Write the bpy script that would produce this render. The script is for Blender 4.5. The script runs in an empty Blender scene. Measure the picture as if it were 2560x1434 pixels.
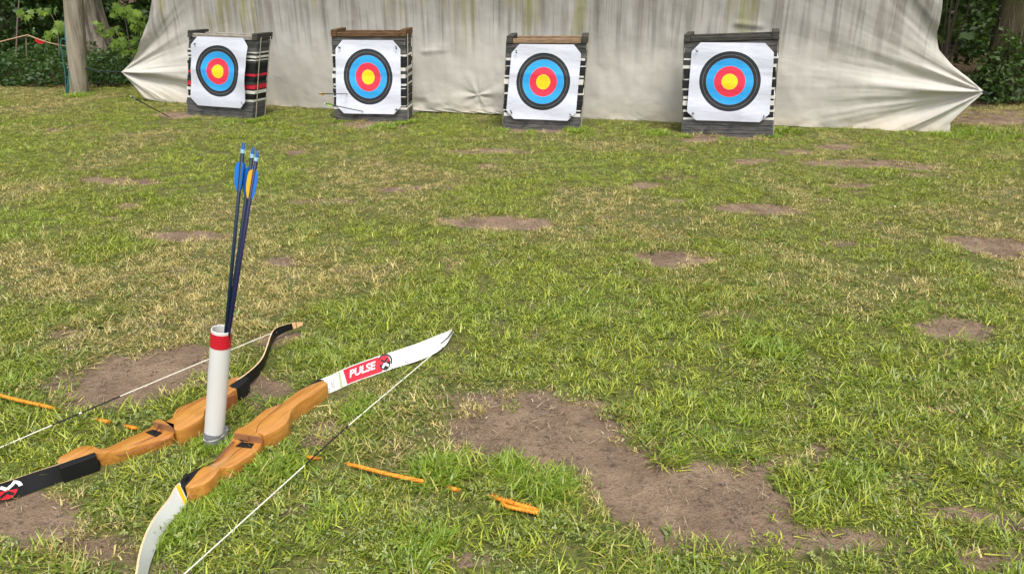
import bpy, math, random
import numpy as np
from mathutils import Vector, Matrix

random.seed(7)
RNG = np.random.default_rng(11)
R = math.radians
scene = bpy.context.scene
COL = scene.collection

# ------------------------------------------------------------------ camera
CAM_H, PITCH, FPX = 1.15, R(22.8), 1850.0          # eye height, downward pitch, focal length in photo pixels (2560 wide)
cam_data = bpy.data.cameras.new('camera')
cam_data.sensor_width = 36.0
cam_data.sensor_fit = 'HORIZONTAL'
cam_data.lens = FPX / 2560.0 * 36.0
cam_data.clip_start = 0.05
cam_data.clip_end = 500.0
cam = bpy.data.objects.new('camera', cam_data)
cam.location = (0, 0, CAM_H)
cam.rotation_euler = (math.pi / 2 - PITCH, 0, 0)
COL.objects.link(cam)
scene.camera = cam

# ------------------------------------------------------------------ sky and sun (bright overcast)
SUN_EL, SUN_AZ = R(62), R(163)                      # azimuth measured from +Y clockwise: behind the camera
world = bpy.data.worlds.new('World')
scene.world = world
world.use_nodes = True
wn = world.node_tree
wn.nodes.clear()
w_out = wn.nodes.new('ShaderNodeOutputWorld')
w_bg = wn.nodes.new('ShaderNodeBackground')
w_sky = wn.nodes.new('ShaderNodeTexSky')
w_hsv = wn.nodes.new('ShaderNodeHueSaturation')
w_sky.sky_type = 'NISHITA'
w_sky.sun_disc = False
w_sky.sun_elevation = SUN_EL
w_sky.sun_rotation = SUN_AZ
w_sky.dust_density = 4.0
w_sky.air_density = 1.0
w_hsv.inputs['Saturation'].default_value = 0.30     # cloud cover: a pale, nearly neutral sky
w_bg.inputs['Strength'].default_value = 0.13
wn.links.new(w_sky.outputs[0], w_hsv.inputs['Color'])
wn.links.new(w_hsv.outputs[0], w_bg.inputs['Color'])
wn.links.new(w_bg.outputs[0], w_out.inputs[0])
sun_data = bpy.data.lights.new('sun', 'SUN')
sun_data.energy = 1.25
sun_data.angle = R(16)
sun_data.color = (1.0, 0.95, 0.88)
sun = bpy.data.objects.new('sun', sun_data)
COL.objects.link(sun)
sd = Vector((math.sin(SUN_AZ) * math.cos(SUN_EL), math.cos(SUN_AZ) * math.cos(SUN_EL), math.sin(SUN_EL)))
sun.rotation_euler = sd.to_track_quat('Z', 'Y').to_euler()
sun.location = sd * 30

vs = scene.view_settings
vs.view_transform = 'Standard'
vs.look = 'None'
vs.gamma = 1.0
vs.use_curve_mapping = False
vs.exposure = 1.0

# ------------------------------------------------------------------ geometry of the view: where on the ground a point of the photo lies
CP, SP = math.cos(PITCH), math.sin(PITCH)
EYE = Vector((0, 0, CAM_H))


def ray(x, y):
    a, b = (x - 1280.0) / FPX, (717.0 - y) / FPX
    return Vector((a, CP + b * SP, -SP + b * CP))


def on_z(x, y, z=0.0):
    d = ray(x, y)
    return EYE + d * ((z - CAM_H) / d.z)


def on_y(x, y, Y):
    d = ray(x, y)
    return EYE + d * (Y / d.y)


def on_plane(x, y, p, n):
    d = ray(x, y)
    return EYE + d * ((p - EYE).dot(n) / d.dot(n))


def at_len(x, y, tip, length):
    """the nearer point of the sight line through (x, y) that lies LENGTH from TIP"""
    d = ray(x, y).normalized()
    w = EYE - tip
    b, c = d.dot(w), w.dot(w) - length * length
    q = b * b - c
    t = -b - math.sqrt(q) if q > 0 else -b
    return EYE + d * t


def to_px(X, Y, Z=0.0):
    zc = Y * CP - (Z - CAM_H) * SP
    up = Y * SP + (Z - CAM_H) * CP
    zc = np.where(np.abs(zc) < 1e-6, 1e-6, zc)
    return 1280.0 + FPX * X / zc, 717.0 - FPX * up / zc, zc


# ------------------------------------------------------------------ noise
def _hash(ix, iy, s):
    h = (ix.astype(np.int64) * 374761393 + iy.astype(np.int64) * 668265263 + s * 1442695041) & 0x7fffffff
    h = ((h ^ (h >> 13)) * 1274126177) & 0x7fffffff
    return ((h ^ (h >> 16)) & 0xffff) / 65535.0


def vnoise(x, y, s=0):
    x, y = np.asarray(x, float), np.asarray(y, float)
    ix, iy = np.floor(x), np.floor(y)
    fx, fy = x - ix, y - iy
    fx, fy = fx * fx * (3 - 2 * fx), fy * fy * (3 - 2 * fy)
    a, b = _hash(ix, iy, s), _hash(ix + 1, iy, s)
    c, d = _hash(ix, iy + 1, s), _hash(ix + 1, iy + 1, s)
    return (a + (b - a) * fx) * (1 - fy) + (c + (d - c) * fx) * fy


def fbm(x, y, s=0, o=4):
    v, a, t = 0.0, 0.5, 0.0
    for k in range(o):
        v = v + a * vnoise(np.asarray(x) * 2 ** k, np.asarray(y) * 2 ** k, s + k * 17)
        t += a
        a *= 0.5
    return v / t


def sstep(a, b, x):
    t = np.clip((np.asarray(x, float) - a) / (b - a), 0, 1)
    return t * t * (3 - 2 * t)


# ------------------------------------------------------------------ object helpers
def put(o, parent=None):
    COL.objects.link(o)
    if parent is not None:
        o.parent = parent
    return o


def tag(o, label=None, cat=None, group=None, kind=None):
    if label: o['label'] = label
    if cat: o['category'] = cat
    if group: o['group'] = group
    if kind: o['kind'] = kind
    return o


def thing(name, label, cat, loc=(0, 0, 0), rz=0.0, group=None):
    o = bpy.data.objects.new(name, None)
    o.empty_display_size = 0.05
    o.location = loc
    o.rotation_euler = (0, 0, rz)
    put(o)
    return tag(o, label, cat, group)


def mesh_obj(name, verts, faces, mats, parent=None, loc=None, smooth=False, mat_idx=None, uvs=None):
    me = bpy.data.meshes.new(name)
    if loc is not None:
        lv = Vector(loc)
        verts = [Vector(v) - lv for v in verts]
    me.from_pydata([tuple(v) for v in verts], [], faces)
    for m in (mats if isinstance(mats, (list, tuple)) else [mats]):
        me.materials.append(m)
    if mat_idx is not None:
        me.polygons.foreach_set('material_index', mat_idx)
    if smooth:
        me.polygons.foreach_set('use_smooth', [True] * len(me.polygons))
        me.set_sharp_from_angle(angle=R(34))
    if uvs is not None:
        ul = me.uv_layers.new(name='UVMap')
        li = np.empty(len(me.loops), dtype=np.int32)
        me.loops.foreach_get('vertex_index', li)
        ul.data.foreach_set('uv', np.asarray(uvs, dtype=np.float32)[li].ravel())
    me.update()
    o = bpy.data.objects.new(name, me)
    if loc is not None and parent is None:
        o.location = loc
    return put(o, parent)


def np_obj(name, V, F, mats, parent=None, attrs=None, smooth=False, link=True, k=3, mat_idx=None):
    """V (n,3) and F (m,k) arrays -> one mesh object"""
    V = np.ascontiguousarray(V, dtype=np.float32)
    F = np.ascontiguousarray(F, dtype=np.int32)
    me = bpy.data.meshes.new(name)
    me.vertices.add(len(V))
    me.vertices.foreach_set('co', V.ravel())
    if len(F):
        me.loops.add(F.size)
        me.loops.foreach_set('vertex_index', F.ravel())
        me.polygons.add(len(F))
        me.polygons.foreach_set('loop_start', np.arange(0, F.size, k, dtype=np.int32))
        me.polygons.foreach_set('loop_total', np.full(len(F), k, dtype=np.int32))
        if smooth:
            me.polygons.foreach_set('use_smooth', np.ones(len(F), dtype=bool))
    for m in (mats if isinstance(mats, (list, tuple)) else [mats]):
        me.materials.append(m)
    if mat_idx is not None:
        me.polygons.foreach_set('material_index', np.asarray(mat_idx, dtype=np.int32))
    for an, (ty, arr) in (attrs or {}).items():
        a = me.attributes.new(an, ty, 'POINT')
        arr = np.ascontiguousarray(arr)
        if ty == 'FLOAT_VECTOR':
            a.data.foreach_set('vector', arr.astype(np.float32).ravel())
        else:
            a.data.foreach_set('value', arr.astype(np.int32 if ty == 'INT' else np.float32))
    me.update(calc_edges=True)
    me.validate()
    o = bpy.data.objects.new(name, me)
    if link:
        put(o, parent)
    return o


def box_vf(x0, x1, y0, y1, z0, z1, bev=0.0):
    v = [(x0, y0, z0), (x1, y0, z0), (x1, y1, z0), (x0, y1, z0), (x0, y0, z1), (x1, y0, z1), (x1, y1, z1), (x0, y1, z1)]
    f = [(0, 3, 2, 1), (4, 5, 6, 7), (0, 1, 5, 4), (1, 2, 6, 5), (2, 3, 7, 6), (3, 0, 4, 7)]
    return v, f


def bevel(o, w=0.004, seg=2, angle=35):
    m = o.modifiers.new('bevel', 'BEVEL')
    m.width = w
    m.segments = seg
    m.limit_method = 'ANGLE'
    m.angle_limit = R(angle)
    return o


def tube_vf(pts, rad, seg=10, cap=True, lobes=0, pitch=0.0, lobe_amp=0.0):
    """tube along pts; rad a number or a list; lobes/pitch give the strands of a twisted rope"""
    pts = [Vector(p) for p in pts]
    n = len(pts)
    rad = [rad] * n if not hasattr(rad, '__len__') else list(rad)
    V, F = [], []
    t0 = (pts[1] - pts[0]).normalized()
    u = t0.cross(Vector((0, 0, 1)))
    if u.length < 1e-3:
        u = t0.cross(Vector((1, 0, 0)))
    u.normalize()
    dist = 0.0
    for i in range(n):
        t = (pts[min(i + 1, n - 1)] - pts[max(i - 1, 0)]).normalized()
        u = (u - t * u.dot(t)).normalized()
        w = t.cross(u)
        if i: dist += (pts[i] - pts[i - 1]).length
        for k in range(seg):
            a = 2 * math.pi * k / seg
            r = rad[i]
            if lobes:
                r *= 1 - lobe_amp + lobe_amp * abs(math.cos(lobes * 0.5 * (a - dist * pitch)))
            V.append(pts[i] + u * (math.cos(a) * r) + w * (math.sin(a) * r))
    for i in range(n - 1):
        for k in range(seg):
            a, b = i * seg + k, i * seg + (k + 1) % seg
            F.append((a, b, b + seg, a + seg))
    if cap:
        F.append(tuple(range(seg))[::-1])
        F.append(tuple((n - 1) * seg + k for k in range(seg)))
    return V, F


def spline(pts, n):
    """Catmull-Rom through pts, n samples"""
    P = [Vector(p) for p in pts]
    P = [P[0] * 2 - P[1]] + P + [P[-1] * 2 - P[-2]]
    out = []
    m = len(P) - 3
    for i in range(n):
        t = i / (n - 1) * m
        k = min(int(t), m - 1)
        t -= k
        a, b, c, d = P[k], P[k + 1], P[k + 2], P[k + 3]
        out.append(0.5 * ((2 * b) + (c - a) * t + (2 * a - 5 * b + 4 * c - d) * t * t + (3 * b - a - 3 * c + d) * t ** 3))
    return out


# ------------------------------------------------------------------ materials
class NT:
    def __init__(self, name):
        self.m = bpy.data.materials.new(name)
        self.m.use_nodes = True
        self.t = self.m.node_tree
        self.b = self.t.nodes['Principled BSDF']
        self.out = self.t.nodes['Material Output']

    def n(self, ty, **kw):
        nd = self.t.nodes.new(ty)
        for k, v in kw.items():
            setattr(nd, k, v)
        return nd

    def l(self, a, b):
        self.t.links.new(a, b)

    def val(self, sock, v):
        if hasattr(v, 'links') or isinstance(v, bpy.types.NodeSocket):
            self.l(v, sock)
        else:
            sock.default_value = (*v, 1.0) if hasattr(v, '__len__') and len(v) == 3 and sock.type == 'RGBA' else v

    def math(self, op, a, b=0.0, clamp=False):
        nd = self.n('ShaderNodeMath', operation=op)
        nd.use_clamp = clamp
        self.val(nd.inputs[0], a)
        self.val(nd.inputs[1], b)
        return nd.outputs[0]

    def mix(self, f, a, b, mode='MIX'):
        nd = self.n('ShaderNodeMix', data_type='RGBA', blend_type=mode)
        self.val(nd.inputs[0], f)
        self.val(nd.inputs[6], a)
        self.val(nd.inputs[7], b)
        return nd.outputs[2]

    def ramp(self, v, a, b, lo=0.0, hi=1.0):
        nd = self.n('ShaderNodeMapRange', interpolation_type='SMOOTHSTEP')
        self.val(nd.inputs[0], v)
        for i, q in enumerate((a, b, lo, hi)):
            nd.inputs[i + 1].default_value = q
        return nd.outputs[0]

    def noise(self, scale, detail=4, rough=0.55, vec=None, stretch=None, dist=0.0):
        nd = self.n('ShaderNodeTexNoise')
        nd.inputs['Scale'].default_value = scale
        nd.inputs['Detail'].default_value = detail
        nd.inputs['Roughness'].default_value = rough
        nd.inputs['Distortion'].default_value = dist
        if vec is not None:
            if stretch:
                mp = self.n('ShaderNodeMapping')
                mp.inputs['Scale'].default_value = stretch
                self.l(vec, mp.inputs[0])
                vec = mp.outputs[0]
            self.l(vec, nd.inputs['Vector'])
        return nd.outputs[0]

    def pos(self):
        return self.n('ShaderNodeNewGeometry').outputs['Position']

    def objco(self):
        return self.n('ShaderNodeTexCoord').outputs['Object']

    def attr(self, name, ty='GEOMETRY'):
        nd = self.n('ShaderNodeAttribute', attribute_type=ty, attribute_name=name)
        return nd

    def bump(self, h, strength=0.3, dist=0.01):
        nd = self.n('ShaderNodeBump')
        nd.inputs['Strength'].default_value = strength
        nd.inputs['Distance'].default_value = dist
        self.l(h, nd.inputs['Height'])
        self.l(nd.outputs[0], self.b.inputs['Normal'])

    def set(self, color=None, rough=None, spec=None, **kw):
        if color is not None: self.val(self.b.inputs['Base Color'], color)
        if rough is not None: self.val(self.b.inputs['Roughness'], rough)
        if spec is not None: self.val(self.b.inputs['Specular IOR Level'], spec)
        for k, v in kw.items():
            self.val(self.b.inputs[k.replace('_', ' ')], v)
        return self.m

    def translucent(self, color, f):
        tr = self.n('ShaderNodeBsdfTranslucent')
        self.val(tr.inputs[0], color)
        mx = self.n('ShaderNodeMixShader')
        mx.inputs[0].default_value = f
        self.l(self.b.outputs[0], mx.inputs[1])
        self.l(tr.outputs[0], mx.inputs[2])
        self.l(mx.outputs[0], self.out.inputs[0])


def plain(name, c, rough=0.6, spec=0.4, var=0.12, scale=40.0, bump=0.0):
    t = NT(name)
    nz = t.noise(scale, 3, vec=t.objco())
    lo = tuple(x * (1 - var) for x in c)
    hi = tuple(min(1, x * (1 + var)) for x in c)
    t.set(t.mix(nz, lo, hi), rough, spec)
    if bump:
        t.bump(nz, bump, 0.004)
    return t.m


def mat_weathered(name, c0, c1, stretch=(3, 30, 30), rough=0.85):
    """grey or brown weathered timber with grain along local x"""
    t = NT(name)
    oc = t.objco()
    g = t.noise(4.0, 5, 0.65, oc, stretch)
    s = t.noise(9.0, 3, 0.5, oc)
    c = t.mix(t.ramp(g, 0.3, 0.7), c0, c1)
    c = t.mix(t.ramp(s, 0.55, 0.75, 0, 0.5), c, tuple(x * 0.6 for x in c0))
    t.set(c, rough, 0.2)
    t.bump(g, 0.6, 0.004)
    return t.m


M = {}
# grass blades: colour per blade (tint), per tuft (dry), and slow change across the lawn
t = NT('grass_blade')
tint = t.attr('tint').outputs['Fac']
dry = t.attr('dry', 'INSTANCER').outputs['Fac']
lush = t.attr('lush', 'INSTANCER').outputs['Fac']
g = t.mix(tint, (0.080, 0.130, 0.010), (0.53, 0.585, 0.068))
g = t.mix(t.math('MULTIPLY', lush, 0.55), g, (0.165, 0.300, 0.020))
strawc = t.mix(tint, (0.34, 0.25, 0.075), (0.70, 0.58, 0.23))
dd = t.math('ADD', dry, t.math('MULTIPLY', t.math('SUBTRACT', tint, 0.5), 0.8))
olive = t.mix(tint, (0.125, 0.098, 0.026), (0.45, 0.38, 0.10))
g = t.mix(t.ramp(dd, 0.22, 0.60, 0, 0.75), g, olive)
g = t.mix(t.ramp(dd, 0.50, 1.0), g, strawc)
t.set(g, 0.38, 0.5)
t.translucent(t.mix(0.5, g, (0.36, 0.42, 0.03)), 0.25)
M['blade'] = t.m
t = NT('straw_blade')
tint = t.attr('tint').outputs['Fac']
c = t.mix(tint, (0.21, 0.15, 0.085), (0.56, 0.47, 0.29))
t.set(c, 0.6, 0.3)
M['straw'] = t.m
t = NT('clover_leaf')
tint = t.attr('tint').outputs['Fac']
c = t.mix(tint, (0.085, 0.135, 0.020), (0.37, 0.42, 0.115))
t.set(c, 0.42, 0.45)
t.translucent(c, 0.25)
M['clover'] = t.m
M['petal'] = plain('daisy_petal', (0.8, 0.8, 0.76), 0.6)
t = NT('soil_clod')
tint = t.attr('tint').outputs['Fac']
t.set(t.mix(tint, (0.085, 0.062, 0.046), (0.24, 0.18, 0.13)), 0.95, 0.15)
M['clod'] = t.m

# ground: bare soil, thatch under the grass, forest floor
t = NT('lawn_ground')
p = t.pos()
dirt = t.attr('dirt').outputs['Fac']
wood_ = t.attr('forest').outputs['Fac']
n1 = t.noise(6, 6, 0.6, p)
n2 = t.noise(45, 5, 0.65, p)
n3 = t.noise(160, 3, 0.6, p)
soil = t.mix(t.ramp(n1, 0.3, 0.7), (0.165, 0.114, 0.077), (0.285, 0.203, 0.140))
soil = t.mix(t.ramp(n2, 0.52, 0.72, 0, 0.85), soil, (0.085, 0.060, 0.043))
soil = t.mix(t.ramp(n3, 0.62, 0.75, 0, 0.5), soil, (0.06, 0.042, 0.03))
thatch = t.mix(t.ramp(n2, 0.35, 0.65), (0.065, 0.085, 0.018), (0.165, 0.165, 0.050))
thatch = t.mix(t.ramp(n1, 0.5, 0.7, 0, 0.5), thatch, (0.14, 0.105, 0.055))
c = t.mix(t.ramp(t.math('ADD', dirt, t.math('MULTIPLY', t.math('SUBTRACT', n2, 0.5), 0.7)), 0.22, 0.55), thatch, soil)
litter = t.mix(t.ramp(n2, 0.4, 0.65), (0.050, 0.034, 0.022), (0.13, 0.085, 0.05))
c = t.mix(wood_, c, litter)
t.set(c, 0.95, 0.12)
h = t.math('ADD', t.math('MULTIPLY', n2, 0.6), t.math('MULTIPLY', n3, 0.3))
t.bump(h, 1.0, 0.03)
M['ground'] = t.m

# curtain cloth: cream canvas with grey and olive run-off streaks that start at the top
t = NT('canvas')
uv = t.n('ShaderNodeTexCoord').outputs['UV']
sep = t.n('ShaderNodeSeparateXYZ')
t.l(uv, sep.inputs[0])
vv = sep.outputs[1]
s1 = t.noise(1.0, 4, 0.6, uv, (11.0, 0.55, 1))
s2 = t.noise(1.0, 3, 0.55, uv, (26.0, 0.9, 1))
s3 = t.noise(1.0, 2, 0.5, uv, (3.0, 0.7, 1))
big = t.noise(1.6, 3, 0.5, uv)
spots = t.noise(16, 2, 0.5, uv)
high = t.ramp(vv, 0.32, 1.35)
base = t.mix(t.ramp(big, 0.3, 0.7), (0.45, 0.43, 0.385), (0.53, 0.51, 0.46))
base = t.mix(t.ramp(vv, 0.40, 1.0, 0, 0.85), base, (0.27, 0.26, 0.235))
gm = t.math('MULTIPLY', t.ramp(s1, 0.45, 0.64), t.ramp(vv, 0.42, 0.95), clamp=True)
c = t.mix(t.math('MULTIPLY', gm, 0.72), base, (0.17, 0.155, 0.13))
fm = t.math('MULTIPLY', t.ramp(s2, 0.50, 0.66), t.ramp(vv, 0.40, 0.85), clamp=True)
c = t.mix(t.math('MULTIPLY', fm, 0.60), c, (0.15, 0.14, 0.12))
om = t.math('MULTIPLY', t.math('MULTIPLY', t.ramp(s3, 0.50, 0.62), t.ramp(s2, 0.38, 0.58)), t.ramp(vv, 0.40, 0.95), clamp=True)
c = t.mix(t.math('MULTIPLY', om, 0.75), c, (0.22, 0.215, 0.085))
lowm = t.math('MULTIPLY', t.ramp(vv, 0.0, 0.20, 1, 0), t.ramp(big, 0.35, 0.6), clamp=True)
c = t.mix(t.math('MULTIPLY', lowm, 0.55), c, (0.52, 0.44, 0.32))
c = t.mix(t.ramp(spots, 0.73, 0.79, 0, 0.5), c, (0.24, 0.23, 0.18))
t.set(c, 0.8, 0.2)
wv = t.noise(60, 2, 0.5, uv)
t.bump(t.math('ADD', t.noise(5, 4, 0.5, uv), t.math('MULTIPLY', wv, 0.1)), 0.25, 0.03)
M['canvas'] = t.m

# printed target paper: rings from the sheet's own UV (centre 0,0 and outer black ring at radius 1)
t = NT('target_print')
uv = t.n('ShaderNodeTexCoord').outputs['UV']
ln = t.n('ShaderNodeVectorMath', operation='LENGTH')
t.l(uv, ln.inputs[0])
rr = ln.outputs['Value']
pn = t.noise(3, 4, 0.6, uv)
white = t.mix(pn, (0.60, 0.62, 0.71), (0.69, 0.705, 0.80))
black = t.mix(pn, (0.018, 0.022, 0.028), (0.035, 0.04, 0.046))
c = white
for r0 in (1.135, 1.27):
    lm = t.math('LESS_THAN', t.math('ABSOLUTE', t.math('SUBTRACT', rr, r0)), 0.004)
    c = t.mix(t.math('MULTIPLY', lm, 0.22), c, (0.4, 0.4, 0.42))
for r0, colr in ((1.0, black), (0.765, (0.035, 0.36, 0.79)), (0.51, (0.80, 0.045, 0.085)), (0.258, (0.86, 0.66, 0.02))):
    if r0 < 1:
        c = t.mix(t.math('LESS_THAN', rr, r0 + 0.006), c, tuple(0.5 * x + 0.25 for x in colr))
    c = t.mix(t.math('LESS_THAN', rr, r0), c, colr)
lm = t.math('LESS_THAN', t.math('ABSOLUTE', t.math('SUBTRACT', rr, 0.885)), 0.0045)
c = t.mix(t.math('MULTIPLY', lm, 0.6), c, (0.42, 0.38, 0.34))
lm = t.math('LESS_THAN', t.math('ABSOLUTE', t.math('SUBTRACT', rr, 0.13)), 0.003)
c = t.mix(t.math('MULTIPLY', lm, 0.35), c, (0.5, 0.4, 0.03))
t.set(c, 0.55, 0.3)
sp_ = t.ramp(t.noise(13, 2, 0.5, uv), 0.755, 0.775, 0, 0.8)
c = t.mix(sp_, c, (0.05, 0.045, 0.04))
t.set(c)
t.bump(t.noise(1.0, 4, 0.6, uv, (1.2, 4.0, 1)), 0.16, 0.03)
M['print'] = t.m

M['foam_black'] = plain('foam_black', (0.016, 0.017, 0.018), 0.8, 0.3, 0.5, 25, 0.5)
M['foam_dark'] = plain('foam_dark', (0.045, 0.05, 0.045), 0.85, 0.3, 0.4, 25, 0.5)
M['foam_white'] = plain('foam_white', (0.66, 0.64, 0.60), 0.8, 0.3, 0.15, 25, 0.4)
M['foam_red'] = plain('foam_red', (0.56, 0.022, 0.045), 0.75, 0.3, 0.3, 25, 0.4)
M['foam_grey'] = mat_weathered('foam_grey', (0.034, 0.033, 0.033), (0.165, 0.16, 0.155), (2.5, 24, 80))
M['rail_grey'] = mat_weathered('rail_grey', (0.06, 0.055, 0.045), (0.15, 0.14, 0.115))
M['rail_brown'] = mat_weathered('rail_brown', (0.060, 0.034, 0.016), (0.15, 0.085, 0.042))
M['rail_tan'] = mat_weathered('rail_tan', (0.15, 0.095, 0.055), (0.31, 0.21, 0.13))
M['rail_dark'] = mat_weathered('rail_dark', (0.028, 0.028, 0.024), (0.075, 0.072, 0.06))
M['rail_pale'] = mat_weathered('rail_pale', (0.17, 0.155, 0.13), (0.36, 0.33, 0.28))
M['cord_tan'] = plain('cord_tan', (0.36, 0.32, 0.25), 0.8)
M['pin_black'] = plain('pin_black', (0.012, 0.012, 0.012), 0.4)
M['pin_white'] = plain('pin_white', (0.75, 0.75, 0.75), 0.5)

# bow timber: honey-coloured maple with fine grain along local x or y
t = NT('riser_maple')
oc = t.objco()
mp0 = t.n('ShaderNodeMapping'); mp0.inputs['Rotation'].default_value = (0, 0, R(-64)); t.l(oc, mp0.inputs[0])
g1 = t.noise(1.0, 6, 0.65, mp0.outputs[0], (7, 110, 70), 0.4)
g2 = t.noise(7, 3, 0.5, oc)
c = t.mix(t.ramp(g1, 0.35, 0.65), (0.34, 0.136, 0.023), (0.50, 0.232, 0.048))
c = t.mix(t.ramp(g2, 0.4, 0.75, 0, 0.5), c, (0.36, 0.14, 0.028))
t.set(c, 0.30, 0.5, Coat_Weight=0.5, Coat_Roughness=0.12)
M['maple'] = t.m
M['walnut'] = plain('laminate_walnut', (0.16, 0.05, 0.022), 0.4, 0.5, 0.3, 60)
M['shelf_wood'] = plain('shelf_wood', (0.27, 0.125, 0.055), 0.4, 0.4, 0.15, 60)
M['bubinga'] = plain('laminate_red', (0.27, 0.085, 0.035), 0.35, 0.5, 0.2, 60)
M['limb_white'] = plain('limb_white', (0.67, 0.68, 0.655), 0.3, 0.5, 0.05, 12)
M['limb_black'] = plain('limb_black', (0.009, 0.009, 0.010), 0.42, 0.25, 0.2, 12)
M['limb_edge'] = plain('limb_edge_maple', (0.66, 0.47, 0.27), 0.45, 0.4, 0.15, 50)
M['limb_tip'] = plain('limb_tip_maple', (0.66, 0.40, 0.19), 0.4, 0.4, 0.15, 50)
M['plastic_black'] = plain('plastic_black', (0.009, 0.009, 0.010), 0.45, 0.3)
M['string_white'] = plain('string_white', (0.68, 0.66, 0.56), 0.7, 0.3, 0.1, 300)
M['string_black'] = plain('string_black', (0.012, 0.014, 0.013), 0.6, 0.3)
M['ink_red'] = plain('ink_red', (0.64, 0.012, 0.03), 0.35, 0.4, 0.04)
M['ink_white'] = plain('ink_white', (0.8, 0.8, 0.8), 0.35, 0.4, 0.04)
M['ink_black'] = plain('ink_black', (0.012, 0.012, 0.012), 0.35, 0.4, 0.04)
M['ink_yellow'] = plain('ink_yellow', (0.84, 0.50, 0.008), 0.35, 0.4, 0.04)
M['ink_olive'] = plain('ink_olive', (0.36, 0.40, 0.20), 0.35, 0.4, 0.04)
M['pvc'] = plain('pvc_white', (0.60, 0.595, 0.575), 0.38, 0.5, 0.06, 9)
M['tape_red'] = plain('tape_red', (0.50, 0.010, 0.024), 0.4, 0.4, 0.12, 30)
t = NT('duct_tape')
n_ = t.noise(30, 4, 0.6, t.objco(), (1, 1, 4))
t.set(t.mix(n_, (0.12, 0.125, 0.14), (0.33, 0.34, 0.36)), 0.4, 0.5, Metallic=0.3)
t.bump(n_, 0.6, 0.004)
M['duct'] = t.m
M['shaft_teal'] = plain('shaft_teal', (0.004, 0.016, 0.036), 0.45, 0.3)
M['shaft_purple'] = plain('shaft_purple', (0.012, 0.010, 0.050), 0.45, 0.3)
M['shaft_black'] = plain('shaft_black', (0.010, 0.012, 0.012), 0.4, 0.5)
M['vane_blue'] = plain('vane_blue', (0.015, 0.17, 0.62), 0.4, 0.4)
M['vane_yellow'] = plain('vane_yellow', (0.85, 0.50, 0.03), 0.4, 0.4)
M['vane_lime'] = plain('vane_lime', (0.35, 0.75, 0.10), 0.4, 0.4)
M['nock_blue'] = plain('nock_blue', (0.02, 0.13, 0.42), 0.15, 0.6)
M['nock_ring'] = plain('nock_collar', (0.35, 0.55, 0.68), 0.25, 0.6)
M['nock_white'] = plain('nock_white', (0.75, 0.74, 0.68), 0.35, 0.5)
t = NT('rope_orange')
n_ = t.noise(140, 3, 0.6, t.pos())
t.set(t.mix(t.ramp(n_, 0.35, 0.65), (0.58, 0.17, 0.010), (0.76, 0.30, 0.030)), 0.6, 0.3)
t.bump(n_, 0.6, 0.004)
M['rope_orange'] = t.m
M['rope_teal'] = plain('rope_teal', (0.02, 0.13, 0.13), 0.7)
M['rope_dark'] = plain('rope_dark', (0.010, 0.022, 0.018), 0.8)
M['rope_tan'] = plain('rope_tan', (0.42, 0.28, 0.16), 0.8, 0.2, 0.4, 6)
M['flag_red'] = plain('flag_red', (0.55, 0.006, 0.014), 0.6)
M['metal'] = plain('cleat_metal', (0.65, 0.64, 0.58), 0.35, 0.5)

# bark: vertical plates
def mat_bark(name, c0, c1, moss=0.0, mossc=(0.09, 0.11, 0.03), stretch=(18, 18, 2.2)):
    t = NT(name)
    oc = t.objco()
    g = t.noise(1.0, 6, 0.65, oc, stretch)
    c = t.mix(t.ramp(g, 0.3, 0.68), c0, c1)
    if moss:
        c = t.mix(t.ramp(t.noise(2.5, 4, 0.6, oc), 0.45, 0.65, 0, moss), c, mossc)
    t.set(c, 0.9, 0.15)
    t.bump(g, 0.9, 0.03)
    return t.m
M['post'] = mat_bark('post_timber', (0.17, 0.145, 0.105), (0.37, 0.325, 0.25), 0.35, (0.17, 0.165, 0.10), (26, 26, 0.9))
M['bark_grey'] = mat_bark('bark_grey', (0.06, 0.05, 0.04), (0.25, 0.215, 0.17), 0.5)
M['bark_dark'] = mat_bark('bark_dark', (0.025, 0.02, 0.017), (0.12, 0.10, 0.08), 0.3)
M['bark_moss'] = mat_bark('bark_moss', (0.028, 0.024, 0.014), (0.085, 0.073, 0.042), 0.6, (0.05, 0.054, 0.018))
M['twig'] = plain('twig_bark', (0.17, 0.135, 0.10), 0.9)


def mat_leaf(name, a, b, f=0.35):
    t = NT(name)
    tint = t.attr('tint').outputs['Fac']
    c = t.mix(tint, a, b)
    t.set(c, 0.45, 0.35)
    t.translucent(t.mix(0.4, c, (0.16, 0.26, 0.02)), f)
    return t.m
M['leaf_shrub'] = mat_leaf('leaf_shrub', (0.022, 0.056, 0.014), (0.10, 0.16, 0.044))
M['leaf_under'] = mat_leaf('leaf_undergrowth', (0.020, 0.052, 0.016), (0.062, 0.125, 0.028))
M['leaf_maple'] = mat_leaf('leaf_maple', (0.095, 0.17, 0.016), (0.17, 0.27, 0.028), 0.4)
M['leaf_tree'] = mat_leaf('leaf_tree', (0.025, 0.06, 0.014), (0.07, 0.125, 0.03), 0.3)

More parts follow.
